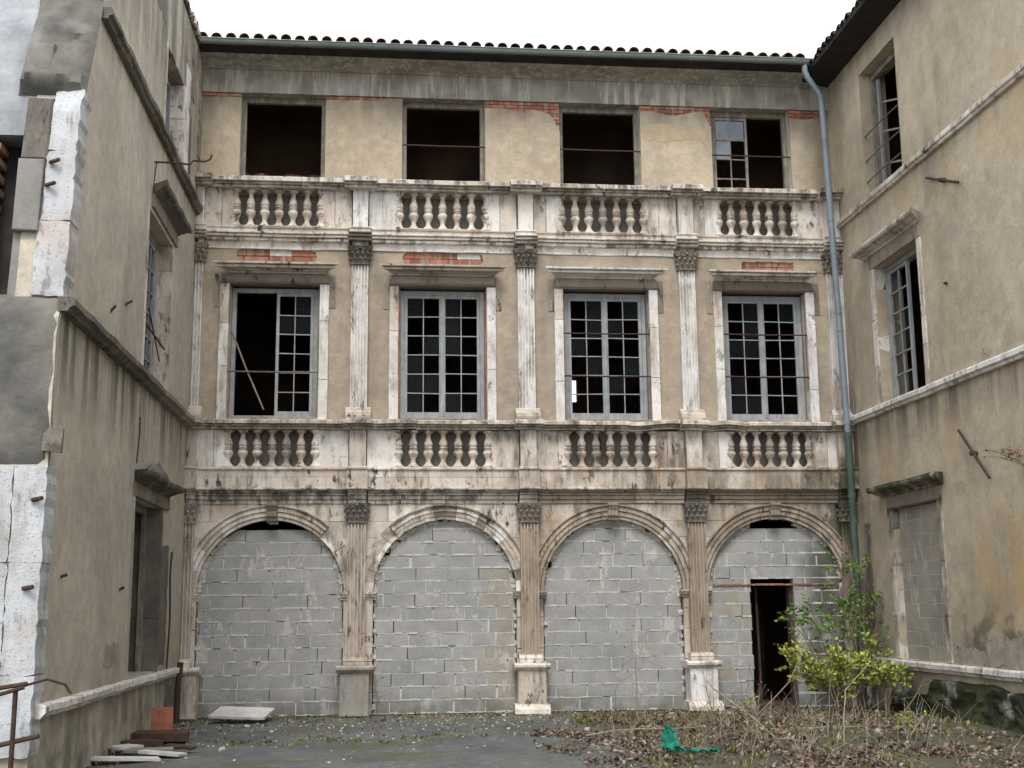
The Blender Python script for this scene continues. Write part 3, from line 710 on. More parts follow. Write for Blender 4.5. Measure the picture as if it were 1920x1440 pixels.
for i, x in enumerate(WX):
    x0, x1, z0, z1 = x-WH+.03, x+WH-.03, 4.645, 6.80
    fr = MB()
    fr.box(x0, x0+.07, DW-.05, DW+.03, z0, z1, c=.005); fr.box(x1-.07, x1, DW-.05, DW+.03, z0, z1, c=.005)
    fr.box(x0+.07, x1-.07, DW-.05, DW+.03, z1-.07, z1); fr.box(x0+.07, x1-.07, DW-.05, DW+.035, z0, z0+.05)
    w = fr.build('window', 'frame', B, label=('window with the left casement missing' if i == 0 else None))
    a0, a1, b0, b1 = x0+.072, x1-.072, z0+.052, z1-.072; mid = (a0+a1)/2
    if i > 0:
        hz = {(0, 0), (0, 1), (1, 0), (1, 1)} if i == 1 else set()
        casement(w, a0, mid-.002, b0, b1, 6, 2, DW, glassp=.55 if i == 1 else .3, missing={(0, 0), (1, 0), (0, 1)} if i == 2 else ())
        casement(w, mid+.002, a1, b0, b1, 6, 2, DW, glassp=.6 if i == 1 else .25)
        MB().box(mid-.028, mid+.028, DW+.023, DW+.04, b0, b1, c=.006).build('astragal', 'frame', w)
    else: casement(w, mid+.02, a1, b0, b1, 6, 2, DW, glassp=.35)
for i, zs in ((0, (5.385,)), (1, ()), (2, (5.36, 6.08)), (3, (5.37, 6.095))):
    for z in zs:
        MB().tube([(WX[i]-WH-.02, .0, z), (WX[i], .004, z-.008), (WX[i]+WH+.02, .0, z)], .013, 7).build('window_bar', 'iron' if i == 0 else 'rust', B)
st = MB().tube([(-4.80, .02, 6.09), (-4.55, -.02, 5.45), (-4.25, -.03, 4.77)], .015, 6).build('wooden_pole', 'framew', label='thin pale pole leaning across the missing casement of the far left first-floor window', cat='pole')
# ---- top floor
TD = -.15
piers_top = [(XL, TX[0]-TH)]+[(TX[i]+TH, TX[i+1]-TH) for i in range(3)]+[(TX[3]+TH, XR)]
out = [(XL, 8.4), (XR, 8.4)]; z_w0 = 8.45
tops = []
drop = {0: (.12, .10), 1: (.10, .05), 2: (.14, .30), 3: (.16, .16), 4: (.20, .14)}
loop = [(XR, 8.4)]
for k in range(4, -1, -1):
    a, b = piers_top[k]; n = int((b-a)/.06)
    if k < 4: loop.append((b, z_w0))
    for q in range(n+1):
        f = q/n; xx = b+(a-b)*f; e = drop[k][0]*(f)+drop[k][1]*(1-f); edge = min(xx-a, b-xx)
        dr = e*(.8+.55*noise.noise(Vector((xx*2.1, k, 4))))+ (.0)
        if k in (2, 3) and b-xx < .14 : dr += .25*(1-(b-xx)/.14)
        loop.append((xx, 10.185-max(.01, dr)))
    if k > 0: loop.append((a, z_w0))
loop.append((XL, 8.4))
MB().plate([loop], TD-.035, TD).build('plaster_wall', 'plaster_top', B)
cl = [(XL, 8.35), (XR, 8.35)]
core = MB()
for a, b in piers_top: core.box(a, b, -.50, TD-.06, z_w0, 10.19)
core.box(XL, XR, -.50, TD-.06, 8.2, z_w0); core.build('wall_core', 'mortar', B)
for k, (a, b) in enumerate(piers_top):   # brick courses bared under the lintel band
    nrow = 6 if k in (2, 3) else 4
    for r_ in range(nrow):
        z = 10.186-.062*(r_+1); x = a-(.11 if r_ % 2 else 0)
        while x < b:
            x0, x1 = max(x, a), min(x+.222, b)
            if r_ < 3 or x1 > b-.16 or True:
                if x1-x0 > .03: MB().box(x0+.003, x1-.003, TD-.058, TD-.014+R.uniform(-.004, .004), z+.003, z+.059, c=.004, j=.002).build('brick', 'brick', B)
            x += .225
# stain emblem patch on the pier between the second and third window
MB().plate([rag(-.13, .03, 9.25, 9.62, .02, .05, .05)], TD-.02, TD+.004).build('bare_patch', 'plaster_top', B)
MB().prof([(-.5, 10.19), (TD+.015, 10.19), (TD+.015, 10.60), (TD+.02, 10.60), (-.5, 10.60)], XL, XR, 20, wob=.004).build('lintel_band', 'band', B)
MB().prof([(-.5, 10.602), (TD+.03, 10.602), (TD+.07, 10.63), (.05, 10.68), (.18, 10.70), (.2, 10.735), (-.5, 10.735)], XL, XR, 20, wob=.006).build('eaves_cornice', 'band', B)
sf = MB().box(XL, XR, .1, .50, 10.738, 10.765).build('soffit', 'darkwood', B)
for i, x in enumerate(TX):
    x0, x1, z0, z1 = x-TH+.002, x+TH-.002, 8.46, 10.185; d = -.36
    fr = MB(); fr.box(x0, x0+.075, d-.05, d+.03, z0, z1, c=.004); fr.box(x1-.075, x1, d-.05, d+.03, z0, z1, c=.004); fr.box(x0+.075, x1-.075, d-.05, d+.03, z1-.09, z1); fr.box(x0+.075, x1-.075, d-.05, d+.03, z0, z0+.06)
    w = fr.build('window', 'framew', B)
    if i == 3: casement(w, x0+.08, x-.01, z0+.07, z1-.1, 4, 2, d, 'framew', glassp=0, hazy={(3, 0), (3, 1), (2, 0)}, stile=.045, bar=.02, hm='hazy')
    if i > 0: MB().tube([(x-TH-.02, -.19, 9.36-.03*(i == 3)), (x, -.187, 9.352-.03*(i == 3)), (x+TH+.02, -.19, 9.355-.03*(i == 3))], .014, 7).build('window_bar', 'rust', B)
# gutter, tiles, roof
gm = MB(); gp = []
for k in range(13):
    th = math.pi*k/12; gp.append((.45-.088*math.cos(th), 10.835-.088*math.sin(th)*1.05))
for k in range(12, -1, -1):
    th = math.pi*k/12; gp.append((.45-.08*math.cos(th), 10.837-.078*math.sin(th)*1.05))
gm.prof(gp, XL+.01, 4.98, 30, wob=.004); gm.tube([(XL+.01, .54, 10.835), (4.98, .54, 10.835)], .011, 8)
gut = gm.build('gutter', 'gutter', B, smooth=True)
for q in range(6):
    xx = -4.6+q*1.85; MB().prof([(.45-.093*math.cos(math.pi*k/12), 10.835-.093*math.sin(math.pi*k/12)*1.05) for k in range(13)]+[(.45-.08*math.cos(math.pi*k/12), 10.836-.08*math.sin(math.pi*k/12)*1.05) for k in range(12, -1, -1)], xx, xx+.03).build('gutter_joint', 'gutter', gut)
def tile_mesh():
    m = MB(TW); vs = []; n = 8; L = .45
    for e, (rr, y) in enumerate(((.088, 0), (.070, L))):
        for ro in (rr, rr-.014):
            for k in range(n+1):
                th = math.pi*k/n; vs.append((math.cos(th)*ro, y, math.sin(th)*ro*.95+y*.26))
    a = n+1
    fs = []
    for k in range(n):
        fs += [(k, k+1, 2*a+k+1, 2*a+k), (a+k, a+k+1, 3*a+k+1, 3*a+k), (k, k+1, a+k+1, a+k), (2*a+k, 2*a+k+1, 3*a+k+1, 3*a+k)]
    fs += [(0, a, 3*a, 2*a), (n, a+n, 3*a+n, 2*a+n)]
    return m.add(vs, fs).mesh('roof_tile', 'tile', (0, 0, 0), True)[0]
tm = tile_mesh(); nt = 46; sp = .2245
rl = MB(TF).add([(XL-.3, .40, 10.84), (XR+.6, .40, 10.84), (XR+.6, -6.4, 12.6), (XL-.3, -6.4, 12.6), (XL-.3, .40, 10.80), (XR+.6, .40, 10.80), (XR+.6, -6.4, 12.56), (XL-.3, -6.4, 12.56)], [(0, 1, 2, 3), (4, 5, 6, 7), (0, 1, 5, 4), (1, 2, 6, 5), (2, 3, 7, 6), (3, 0, 4, 7)]).build('roof', 'tile', B)
for row in range(3):
    for k in range(nt):
        x = XL+.06+k*sp
        o = inst('roof_tile', tm, (x+R.uniform(-.008, .008), -.47+R.uniform(-.012, .012)+row*.36, 10.885+row*.0936+R.uniform(-.004, .006)), rl)
# downpipe
dp = MB(TW).tube([(4.82, -.45, 10.76), (4.82, -.45, 10.64), (4.86, -.45, 10.53), (5.01, -.46, 10.30), (5.065, -.47, 10.20), (5.08, -.47, 10.03), (5.14, -.47, 7.2), (5.20, -.47, 4.34)], .052, 12).build('downpipe', 'pipe', B, smooth=True, label='upper blue grey zinc downpipe')
for z, x in ((9.4, 5.093), (7.95, 5.124), (6.35, 5.158), (6.05, 5.164), (4.5, 5.197)): MB(TW).lathe([(z, .058), (z+.035, .06), (z+.04, .054)], 12, (x, -.47)).build('pipe_collar', 'pipe', dp)
dp2 = MB(TW).tube([(5.20, -.47, 4.37), (5.205, -.47, 2.2), (5.20, -.47, 0)], .058, 12).build('downpipe', 'pipeg', B, smooth=True, label='lower dark green downpipe')
for z in (4.28, 3.3, 1.9, .9): MB(TW).lathe([(z, .066), (z+.06, .068), (z+.065, .06)], 12, (5.202, -.47)).build('pipe_collar', 'pipeg', dp2)

# ================================================================= BLOCK WALLS
def blockwall(cx, idx, label, gaps=(), door=None, tan=None):
    root = empty('block_wall', (cx, .15, 0), label, 'wall', 'concrete block walls closing the arches')
    dF = -.085; H = .2035; z = .01; row = 0; mort = MB()
    while z < ZS+AR:
        Rr = AR-.012+R.uniform(-.012, .006)
        poly = [(cx-AR+.012, -.1), (cx+AR-.012, -.1)]+[(cx+Rr*math.cos(math.pi*k/28), ZS+Rr*math.sin(math.pi*k/28)) for k in range(29)]
        x = cx-AR-.5*R.uniform(.1, .95) if idx != 2 else cx-AR-(.25 if row % 2 else .02)-R.uniform(0, .12)
        zt = z+H
        while x < cx+AR:
            L = .5 if R.random() < .88 else R.choice((.25, .2, .38)); x1 = x+L
            r0 = [(x+.0045, z+.0045), (x1-.0045, z+.0045), (x1-.0045, zt-.0045), (x+.0045, zt-.0045)]
            pieces = [r0]
            if door and z < door[2]-.05:
                pieces = [cliprect(r0, -1, door[0]+R.uniform(-.012, .012)), cliprect(r0, 1, door[1]+R.uniform(-.012, .012))]
            for p in pieces:
                if len(p) < 3: continue
                p = clipconvex(p, poly)
                if len(p) < 3 or area(p) < .004: continue
                mx, mz = sum(q[0] for q in p)/len(p), sum(q[1] for q in p)/len(p)
                if any(min(g[1], max(xx_[0] for xx_ in p))-max(g[0], min(xx_[0] for xx_ in p)) > .12 and mz > g[2] for g in gaps): continue
                dd = dF+R.uniform(-.003, .003)
                # slightly broken corners
                p = [(a+R.uniform(-.003, .003), b+R.uniform(-.003, .003)) for a, b in p]
                n = len(p); c = .005; cxp, czp = mx, mz
                ins = [(a+(cxp-a)*c/max(.05, abs(cxp-a)+.02), b+(czp-b)*c/max(.03, abs(czp-b)+.01)) for a, b in p]
                m = MB(); m.add([(a, dF-.19, b) for a, b in p]+[(a, dd-c, b) for a, b in p]+[(a, dd, b) for a, b in ins],
                    [tuple(range(n)), tuple(range(2*n, 3*n))]+[(k, (k+1) % n, (k+1) % n+n, k+n) for k in range(n)]+[(k+n, (k+1) % n+n, (k+1) % n+2*n, k+2*n) for k in range(n)])
                tanb = tan and tan(mx, mz)
                m.build('concrete_block', 'blockt' if tanb else 'block', root)
                # mortar: bed below this block and perpend on its right
                xs = [q[0] for q in p]; a, b = min(xs), max(xs); low = [q for q in p if q[1] < z+.03]
                if low:
                    a, b = min(q[0] for q in low), max(q[0] for q in low)
                    if b-a > .03:
                        nn = max(1, int((b-a)/.12))
                        for s_ in range(nn):
                            if R.random() < .03: continue
                            xa, xb = a-.006+(b-a+.012)*s_/nn, a-.006+(b-a+.012)*(s_+1)/nn
                            e = R.uniform(-.006, .003)
                            if R.random() < .4: e = R.uniform(.002, .007); th = R.uniform(.002, .014)
                            else: th = 0
                            mort.box(xa, xb, dF-.15, dF+e, z-.0065-th*.4, z+.0065+th, j=.002)
                if R.random() < .84 and max(xs) > x1-.02:
                    e = R.uniform(-.012, .001); th = R.uniform(0, .012) if R.random() < .3 else 0
                    mort.box(x1-.0065-th, x1+.0065+th, dF-.15, dF+e+th*.3, z+.0, zt-.0-R.uniform(0, .05), j=.002)
            x = x1
        z = zt; row += 1
    for k in range(150):
        th = math.pi*(-.12+1.24*R.random()); r_ = AR-R.uniform(.0, .035)
        if th < 0: px, pz = cx+r_, ZS+th*5
        elif th > math.pi: px, pz = cx-r_, ZS-(th-math.pi)*5
        else: px, pz = cx+r_*math.cos(th), ZS+r_*math.sin(th)
        if any(g[0]-.05 < px < g[1]+.05 and pz > g[2]-.05 for g in gaps) or R.random() < .25: continue
        w, h = R.uniform(.015, .045), R.uniform(.012, .04); mort.box(px-w, px+w, dF-.1, dF+R.uniform(.0, .02), pz-h, pz+h, j=.012)
    if mort.v: mort.build('mortar', 'mortar', root, kind='stuff')
    return root
blockwall(AX[0], 0, 'grey block wall closing the leftmost arch, with dark gaps under its crown', gaps=((-4.80, -4.22, 2.85), (-3.92, -3.3, 2.85)))
blockwall(AX[1], 1, 'grey block wall with tan patched lower right side, in the second arch from left', tan=lambda x, z: x > -.66 and z < 2.2)
blockwall(AX[2], 2, 'even grey block wall with pale drips closing the third arch from left')
b4 = blockwall(AX[3], 3, 'block wall with a dark doorway hole in the rightmost arch', gaps=((3.70, 4.35, 2.85),), door=(3.62, 4.345, 1.93), tan=lambda x, z: z < 1.9 and x < 3.65 and R.random() < .4)
for q in range(9):
    xa = 3.0+q*.235
    if xa < AX[3]+AR-.1: MB().box(xa+.003, min(xa+.23, AX[3]+AR-.03), -.25, -.07+R.uniform(-.006, .01), 1.94-.012, 1.94+.018, c=.003, j=.004).build('lintel_brick', 'brick', b4)
pole = MB(TW).tube([(3.80, .33, 0), (3.79, .32, 1.0), (3.77, .31, 1.93)], .022, 7).build('steel_pole', 'rust', label='rusty brown upright pole standing inside the dark doorway', cat='pole')
MB(TW).box(4.28, 4.345, .16, .30, 0, 1.92, j=.006).build('door_post', 'brown', b4)
dm = MB(TW)
for q in range(7): dm.box(3.66+q*.09, 3.74+q*.09, 1.6, 1.63, 0, R.uniform(.7, 1.7), j=.006)
dm.build('board_stack', 'darkwood', label='dark upright boards standing inside the doorway gloom', cat='boards')

# ================================================================= LEFT WING
Lw = empty('left_wing', (XL, -4, 0), 'left side wing with smooth tan plaster, stone string courses and broken corner', 'building')
LWIN = [(-3.95, -2.1, 4.60, 6.83), (-3.16, -1.6, 8.05, 9.5), (-4.07, -2.05, .80, 3.03)]
outl = [(.6, 0), (.6, 10.76)]+[(-.3-q*.12, 10.76+R.uniform(-.02, .02)) for q in range(1, 50)]+[(ycorner(10.76), 10.76)]+[(ycorner(z)+R.uniform(-.01, .01), z) for z in np.arange(10.5, 0, -.18)]+[(ycorner(0), 0)]
MB(TL).plate([outl[::-1]]+[rag(a, b, c, d, .012 if k != 1 else .02, .15) for k, (a, b, c, d) in enumerate(LWIN)], -.45, 0).build('plaster_wall', 'plaster_l', Lw)
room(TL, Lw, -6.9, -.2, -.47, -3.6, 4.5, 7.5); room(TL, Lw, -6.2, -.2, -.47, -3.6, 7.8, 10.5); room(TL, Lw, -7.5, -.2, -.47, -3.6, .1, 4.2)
MB(TL).box(-6.2, .0, -4.0, -.0, 10.70, 10.755).build('roof_slab', 'cement', Lw)
def sprof(z, H, o): return [(-.02, z), (o*.55, z), (o*.7, z+H*.25), (o, z+H*.4), (o, z+H*.85), (o*.85, z+H), (-.02, z+H)]
for z, H, o, mt, u_s in ((7.945, .13, .12, 'soot', -6.95), (4.44, .14, .15, 'soot', -7.95), (.67, .12, .10, 'stone_w', -8.05)):
    u = u_s
    while u < -.05:
        L = min(R.uniform(.7, 1.2), -u-.0); u1 = min(u+L, 0)
        m_ = mt
        if z == 4.44 and u > -3.6: m_ = 'stone_d'
        if z < 1 and -2.3 < u < -1.3: pass
        MB(TL).prof([(d+(R.uniform(-.006, .006) if d > 0 else 0), zz) for d, zz in sprof(z, H, o)], u+.003, u1-.003, max(3, int(L*8)), wob=.018 if z > 1 else .02).build('string_stone', m_, Lw); u = u1+.0001
# hoods
for (a, b, z, o) in ((-3.90, -1.66, 7.06, .21), (-4.25, -1.5, 3.20, .2)):
    MB(TL).prof([(-.02, z), (.04, z), (.06, z+.03), (.1, z+.045), (.13, z+.07), (o-.02, z+.08), (o, z+.11), (o, z+.15), (-.02, z+.165)], a, b, 26, miter=True, wob=.035).build('window_hood', 'soot', Lw)
    MB(TL).box(a+.16, b-.16, -.02, .035, z-.18, z-.002, c=.006).build('lintel_stone', 'stone_d', Lw)
bl = MB(TL); n = 10   # lump of cement on the lower hood
vs = [(-3.0+.75*math.cos(t)*math.sin(p)*(1+.5*noise.noise(Vector((math.cos(t)*1.3, p, 1)))), .09+.08*math.sin(t)*math.sin(p), 3.33+.19*math.cos(p)*(1+.7*noise.noise(Vector((math.cos(t)*2, p*2, 4))))) for p in np.linspace(.01, 1.7, 8) for t in np.linspace(0, 2*math.pi, 13)[:-1]]
bl.add(vs, [(i*12+k, i*12+(k+1) % 12, (i+1)*12+(k+1) % 12, (i+1)*12+k) for i in range(7) for k in range(12)]).build('cement_lump', 'cement', Lw, smooth=True)
# jambs and frames
for k, (a, b, c, d) in enumerate(LWIN):
    for (x0, x1) in ((a-.015, a+.05), (b-.05, b+.02)):
        zz = [c]+sorted(R.uniform(c+.3, d-.3) for _ in range(3))+[d]
        for q in range(4): MB(TL).box(x0+R.uniform(-.006, .006), x1+R.uniform(-.006, .006), -.4, .018, zz[q]+.002, zz[q+1]-.002, c=.006, j=.005).build('jamb_stone', 'stone' if k < 2 else 'stone_g' if x0 < -3 else 'flaked', Lw)
    dd = -.22
    fr = MB(TL)
    fr.box(a+.05, a+.13, dd-.04, dd+.03, c, d-.02); fr.box(b-.13, b-.05, dd-.04, dd+.03, c, d-.02); fr.box(a+.13, b-.13, dd-.04, dd+.03, d-.1, d-.02)
    w = fr.build('window', 'frame' if k < 2 else 'framew', Lw)
    if k == 0: casement(w, (a+b)/2+.2, b-.14, c+.05, d-.11, 6, 2, dd, T=TL, glassp=.3)
    if k == 2:
        MB(TL).box(a+.1, a+.75, -.20, -.17, .82, 2.75, c=.01, j=.01).build('metal_sheet', 'hazy', w)
        MB(TL).plate([rag(a+.75, b-.13, .80, 3.0, .03, .12)], -.42, -.36).build('infill', 'cement', w)
MB(TL).tube([(-3.85, -.05, 5.35), (-2.3, -.02, 5.25)], .012, 6).build('window_bar', 'rust', Lw)
MB(TL).tube([(-3.75, .02, 5.5), (-2.2, -.1, 5.1)], .01, 6).build('window_bar', 'rust', Lw)
# bared ragged strip beside the lower opening and broken render round the top window
for (a, b, c, d, dep, mt) in ((-2.02, -1.45, .85, 2.5, .007, 'flaked'), (-1.55, -1.2, 8.1, 9.9, .02, 'stone_w'), (-1.2, -.9, 8.4, 9.3, .015, 'cement')):
    MB(TL).plate([rag(a, b, c, d, .05, .12)], -.02, dep).build('bare_patch', mt, Lw)
MB(TL).tube([(-1.42, .035, .8), (-1.38, .05, 1.5), (-1.45, .04, 2.1), (-1.30, .03, 2.45)], .014, 6).build('wall_cable', 'rust', Lw)
# rows of rough stones at the ragged verge against the sky
for q in range(26):
    u = -.05-q*.13; MB(TL).box(u-.12, u, -.35, .02+R.uniform(0, .05), 10.74, 10.80+R.uniform(0, .07), c=.012, j=.015).build('verge_stone', R.choice(['stone_d', 'cement', 'stone']), Lw)
for (a, b, c, d) in ((-.22, .01, 8.9, 10.6), (-.16, .01, 8.05, 8.7), (-1.0, -.75, 9.6, 10.5)):
    MB(TL).plate([rag(a, b, c, d, .06, .07)], -.02, .018).build('bare_patch', 'stone_d', Lw)
# iron bits on the left wall
ir = MB(TL); ir.tube([(-3.68, -.02, 7.52), (-3.68, .30, 7.515), (-3.67, .47, 7.50), (-3.66, .50, 7.56), (-3.64, .66, 7.56), (-3.62, .72, 7.60), (-3.61, .74, 7.67)], .013, 6); ir.tube([(-3.68, .03, 7.52), (-3.685, .0, 7.2)], .008, 5).build('iron_bracket', 'rust', Lw)
for (u, z, du, dz) in ((-5.12, 5.19, .18, .1), (-5.82, 4.92, .02, .1), (-7.38, 1.935, .05, .03), (-4.68, 1.85, .04, .04)):
    MB(TL).tube([(u, -.02, z), (u+du, .05, z+dz)], .016, 6).build('iron_peg', 'rust', Lw)
MB(TL).tube([(-4.13, .03, 3.42), (-4.12, .05, 3.80), (-4.13, .05, 4.0)], .009, 5).build('iron_rod', 'rust', Lw)
# end face of the wing with quoins, cement and a brick-edged slot
eo = [(-11, 0), (XL-.001, 0)]+[(XL-.001+R.uniform(-.012, .004), z) for z in np.arange(.2, 11.6, .2)]+[(XL, 11.7), (-11, 11.7)]
me_ = MB(TE); 
def plateE(loops, d0, d1, name, mat, parent=Lw):
    # subdivide tall outlines so that they follow the leaning arris
    L2 = []
    for l in loops:
        o = []
        for i in range(len(l)):
            a, b = l[i], l[(i+1) % len(l)]; n = max(1, int(abs(a[1]-b[1])/.35))
            for q in range(n): o.append((a[0]+(b[0]-a[0])*q/n, a[1]+(b[1]-a[1])*q/n))
        L2.append(o)
    MB(TE).plate(L2, d0, d1).build(name, mat, parent)
def stripE(u0, u1, d0, d1, z0, z1, name, mat):
    zb = [z0]+[z for z in YC[0] if z0 < z < z1]+[z1]
    for a, b in zip(zb[:-1], zb[1:]): MB(TE).box(u0, u1, d0, d1, a, b).build(name, mat, Lw)
M['pale_r'] = plaster('pale weathered render', (.36, .385, .41), (.27, .285, .305), grime=(.14, .145, .155), ga=.8, base=False, w=12)
stripE(-11, -6.6, -.5, 0, 0, 12, 'end_wall', 'pale_r')
stripE(-6.6, XL-.012, -.5, -.012, 0, 4.33, 'end_wall', 'pale_r')
stripE(-6.6, XL-.012, -.5, -.012, 6.32, 12, 'end_wall', 'pale_r')
stripE(-5.93, XL-.012, -.5, -.012, 4.33, 6.32, 'end_wall', 'cement2')
for r_ in range(26):
    z = 4.33+r_*.0765
    for q in range(2):
        x0 = -6.58+q*.25-(.12 if r_ % 2 else 0); x1 = min(x0+.24, -6.15+R.uniform(-.01, .01))
        MB(TE).box(x0, x1, -.3, -.03+R.uniform(-.01, .01), z+.004, z+.072, c=.004, j=.003).build('brick', 'brick', Lw)
MB(TE).box(-6.6, -5.9, -.5, -.35, 4.33, 6.32).build('slot_back', 'darkwood', Lw)
def lump(u0, u1, z0, z1, d, amp, mat, name, nu=9, nz=22, seed=0):
    vs = []
    for i in range(nz+1):
        z = z0+(z1-z0)*i/nz
        for k in range(nu+1):
            f = k/nu; u = u0+(u1-u0)*f; e = min(f, 1-f, i/nz*2.5, (1-i/nz)*2.5)
            dd = d*min(1, e*5)**.5+amp*noise.noise(Vector((u*3.2+seed, z*3.2, 1)))+amp*.4*noise.noise(Vector((u*9, z*9, seed)))
            uu = u+(.05*noise.noise(Vector((z*2.6, seed, k))) if k in (0,) else 0)
            vs.append((uu, max(dd, -.01) if 0 < k < nu and 0 < i < nz else -.02, z))
    a = nu+1
    MB(TE).add(vs, [(i*a+k, i*a+k+1, (i+1)*a+k+1, (i+1)*a+k) for i in range(nz) for k in range(nu)]).build(name, mat, Lw, smooth=True)
lump(-6.05, XL+.02, 6.78, 9.6, .16, .11, 'cement', 'cement_mass', 16, 40, seed=3)
lump(-6.0, -5.68, 6.98, 7.45, .17, .10, 'cement', 'cement_mass', 6, 8, seed=8)
lump(-6.35, XL+.015, 2.93, 4.62, .05, .02, 'cement', 'cement_mass', seed=5)
MB(TE).box(-5.93, -5.665, -.05, .05, 6.04, 6.74, c=.02, j=.01).build('pocked_stone', 'cap', Lw)
for a, b, w0 in ((4.60, 5.38, -5.70), (5.385, 6.14, -5.665), (6.145, 6.86, -5.66)):
    plateE([rag(w0, XL+.012, a, b, .012, .07)], -.3, .035+R.uniform(-.004, .004), 'quoin_stone', 'quoin')
MB(TE).box(-5.93, -5.685, -.05, .075, 5.27, 6.035, c=.008, j=.004).build('cement_patch', 'cement2', Lw)
for a, b in ((.35, 1.05), (1.055, 2.05), (2.055, 2.94)):
    plateE([rag(-5.68, XL+.012, a, b, .010, .07)], -.3, .045+R.uniform(-.004, .004), 'quoin_stone', 'quoin')
    plateE([rag(-6.4, -5.69, a, b, .012, .07)], -.05, .04+R.uniform(-.006, .006), 'quoin_stone', 'quoin')
# broken corbel stub at the arris
MB(TE).prof([(-.02, 3.05), (.02, 3.05), (.05, 3.12), (.06, 3.2), (.02, 3.28), (-.02, 3.3)], XL-.05, XL+.12, 9, wob=.07).build('corbel_stub', 'soot', Lw)
for (u, z) in ((-5.47, 2.62), (-5.5, 1.82), (-5.62, 5.75), (-5.6, 6.0)): MB(TE).tube([(u-.03, .06, z), (u+.07, .12, z+.01)], .022, 6).build('iron_peg', 'rust', Lw)

# ================================================================= RIGHT WING
Rw = empty('right_wing', (XR, -4, 0), 'right side wing with mottled ochre plaster, three openings and dark overhanging eave', 'building')
RWIN = [(-2.74, -1.30, 8.06, 10.20), (-3.06, -1.44, 4.66, 6.87), (-3.14, -1.54, .80, 3.05)]
MB(TR).plate([[(-30, 0), (.6, 0), (.6, 10.62), (-30, 10.62)]]+[rag(a, b, c, d, .006, .2) for a, b, c, d in RWIN], -.45, 0).build('plaster_wall', 'plaster_r', Rw)
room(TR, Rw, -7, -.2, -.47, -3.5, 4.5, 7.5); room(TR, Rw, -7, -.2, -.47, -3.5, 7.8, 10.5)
for z, H, o, mt in ((7.925, .12, .09, 'stone'), (4.53, .13, .11, 'stone_w'), (.66, .13, .09, 'stone_w')):
    u = -14.
    while u < -.05:
        L = R.uniform(.8, 1.3); u1 = min(u+L, 0)
        if u1-u < .02: break
        MB(TR).prof([(d+(R.uniform(-.004, .004) if d > 0 else 0), zz) for d, zz in sprof(z, H, o)], u+.002, u1-.002, max(3, int(L*6)), wob=.010).build('string_stone', mt, Rw); u = u1
for (a, b, z, o) in ((-3.40, -.95, 7.08, .22), (-3.55, -1.05, 3.24, .2)):
    MB(TR).prof([(-.02, z), (.04, z), (.06, z+.03), (.1, z+.045), (.13, z+.07), (o-.02, z+.08), (o, z+.11), (o, z+.16), (-.02, z+.17)], a, b, 16, miter=True, wob=.014).build('window_hood', 'stone', Rw)
for k in (1, 2):
    a, b, c, d = RWIN[k]
    MB(TR).box(a-.14, b+.14, -.02, .03, d, (7.08 if k == 1 else 3.24)-.002, c=.006).build('lintel_stone', 'stone_d', Rw)
    for (x0, x1) in ((a-.13, a), (b, b+.15)):
        zz = [c]+[c+(d-c)*f for f in (.28, .62)]+[d]
        for q in range(3): MB(TR).box(x0, x1, -.4, .022+R.uniform(-.003, .003), zz[q]+.002, zz[q+1]-.002, c=.006, j=.003).build('jamb_stone', 'stone', Rw)
a, b, c, d = RWIN[1]; dd = -.2
fr = MB(TR); fr.box(a+.01, a+.07, dd-.04, dd+.03, c, d); fr.box(b-.08, b-.01, dd-.04, dd+.03, c, d); fr.box(a+.07, b-.08, dd-.04, dd+.03, d-.08, d-.01)
w = fr.build('window', 'frame', Rw); casement(w, -2.26, b-.085, c+.04, d-.09, 6, 2, dd, T=TR, glassp=.25, stile=.06, bar=.02)
# second casement swung inward
m = MB(TR); 
for z0, z1 in ((c+.04, c+.11), (d-.15, d-.09)): m.box(a+.08, a+.13, -.95, -.25, z0, z1)
m.box(a+.08, a+.13, -.25, -.19, c+.04, d-.09); m.box(a+.08, a+.13, -1.0, -.95, c+.04, d-.09); m.build('casement', 'frame', w)
a, b, c, d = RWIN[0]
fr = MB(TR); fr.box(b-.10, b-.02, -.26, -.18, c, d); fr.box(a+.02, a+.1, -.26, -.18, c, d); fr.box(a+.1, b-.1, -.26, -.18, d-.12, d-.02)
w = fr.build('window', 'framew', Rw)
m = MB(TR); m.box(b-.20, b-.14, -.28, -.24, c+.02, d-.13); m.box(b-.48, b-.42, -.70, -.66, c+.02, d-.13); 
for z in (c+.05, c+.55, c+1.1, c+1.6): m.add([(b-.14, -.25, z), (b-.14, -.27, z), (b-.45, -.68, z), (b-.45, -.66, z), (b-.14, -.25, z+.03), (b-.14, -.27, z+.03), (b-.45, -.68, z+.03), (b-.45, -.66, z+.03)], [(0, 1, 2, 3), (4, 5, 6, 7), (0, 1, 5, 4), (1, 2, 6, 5), (2, 3, 7, 6), (3, 0, 4, 7)])
m.build('casement', 'frame', w)
for z in (8.35, 8.7, 9.12): MB(TR).tube([(a-.02, -.04, z), ((a+b)/2, -.03, z+.01), (b+.02, -.04, z)], .011, 6).build('window_bar', 'iron', Rw)
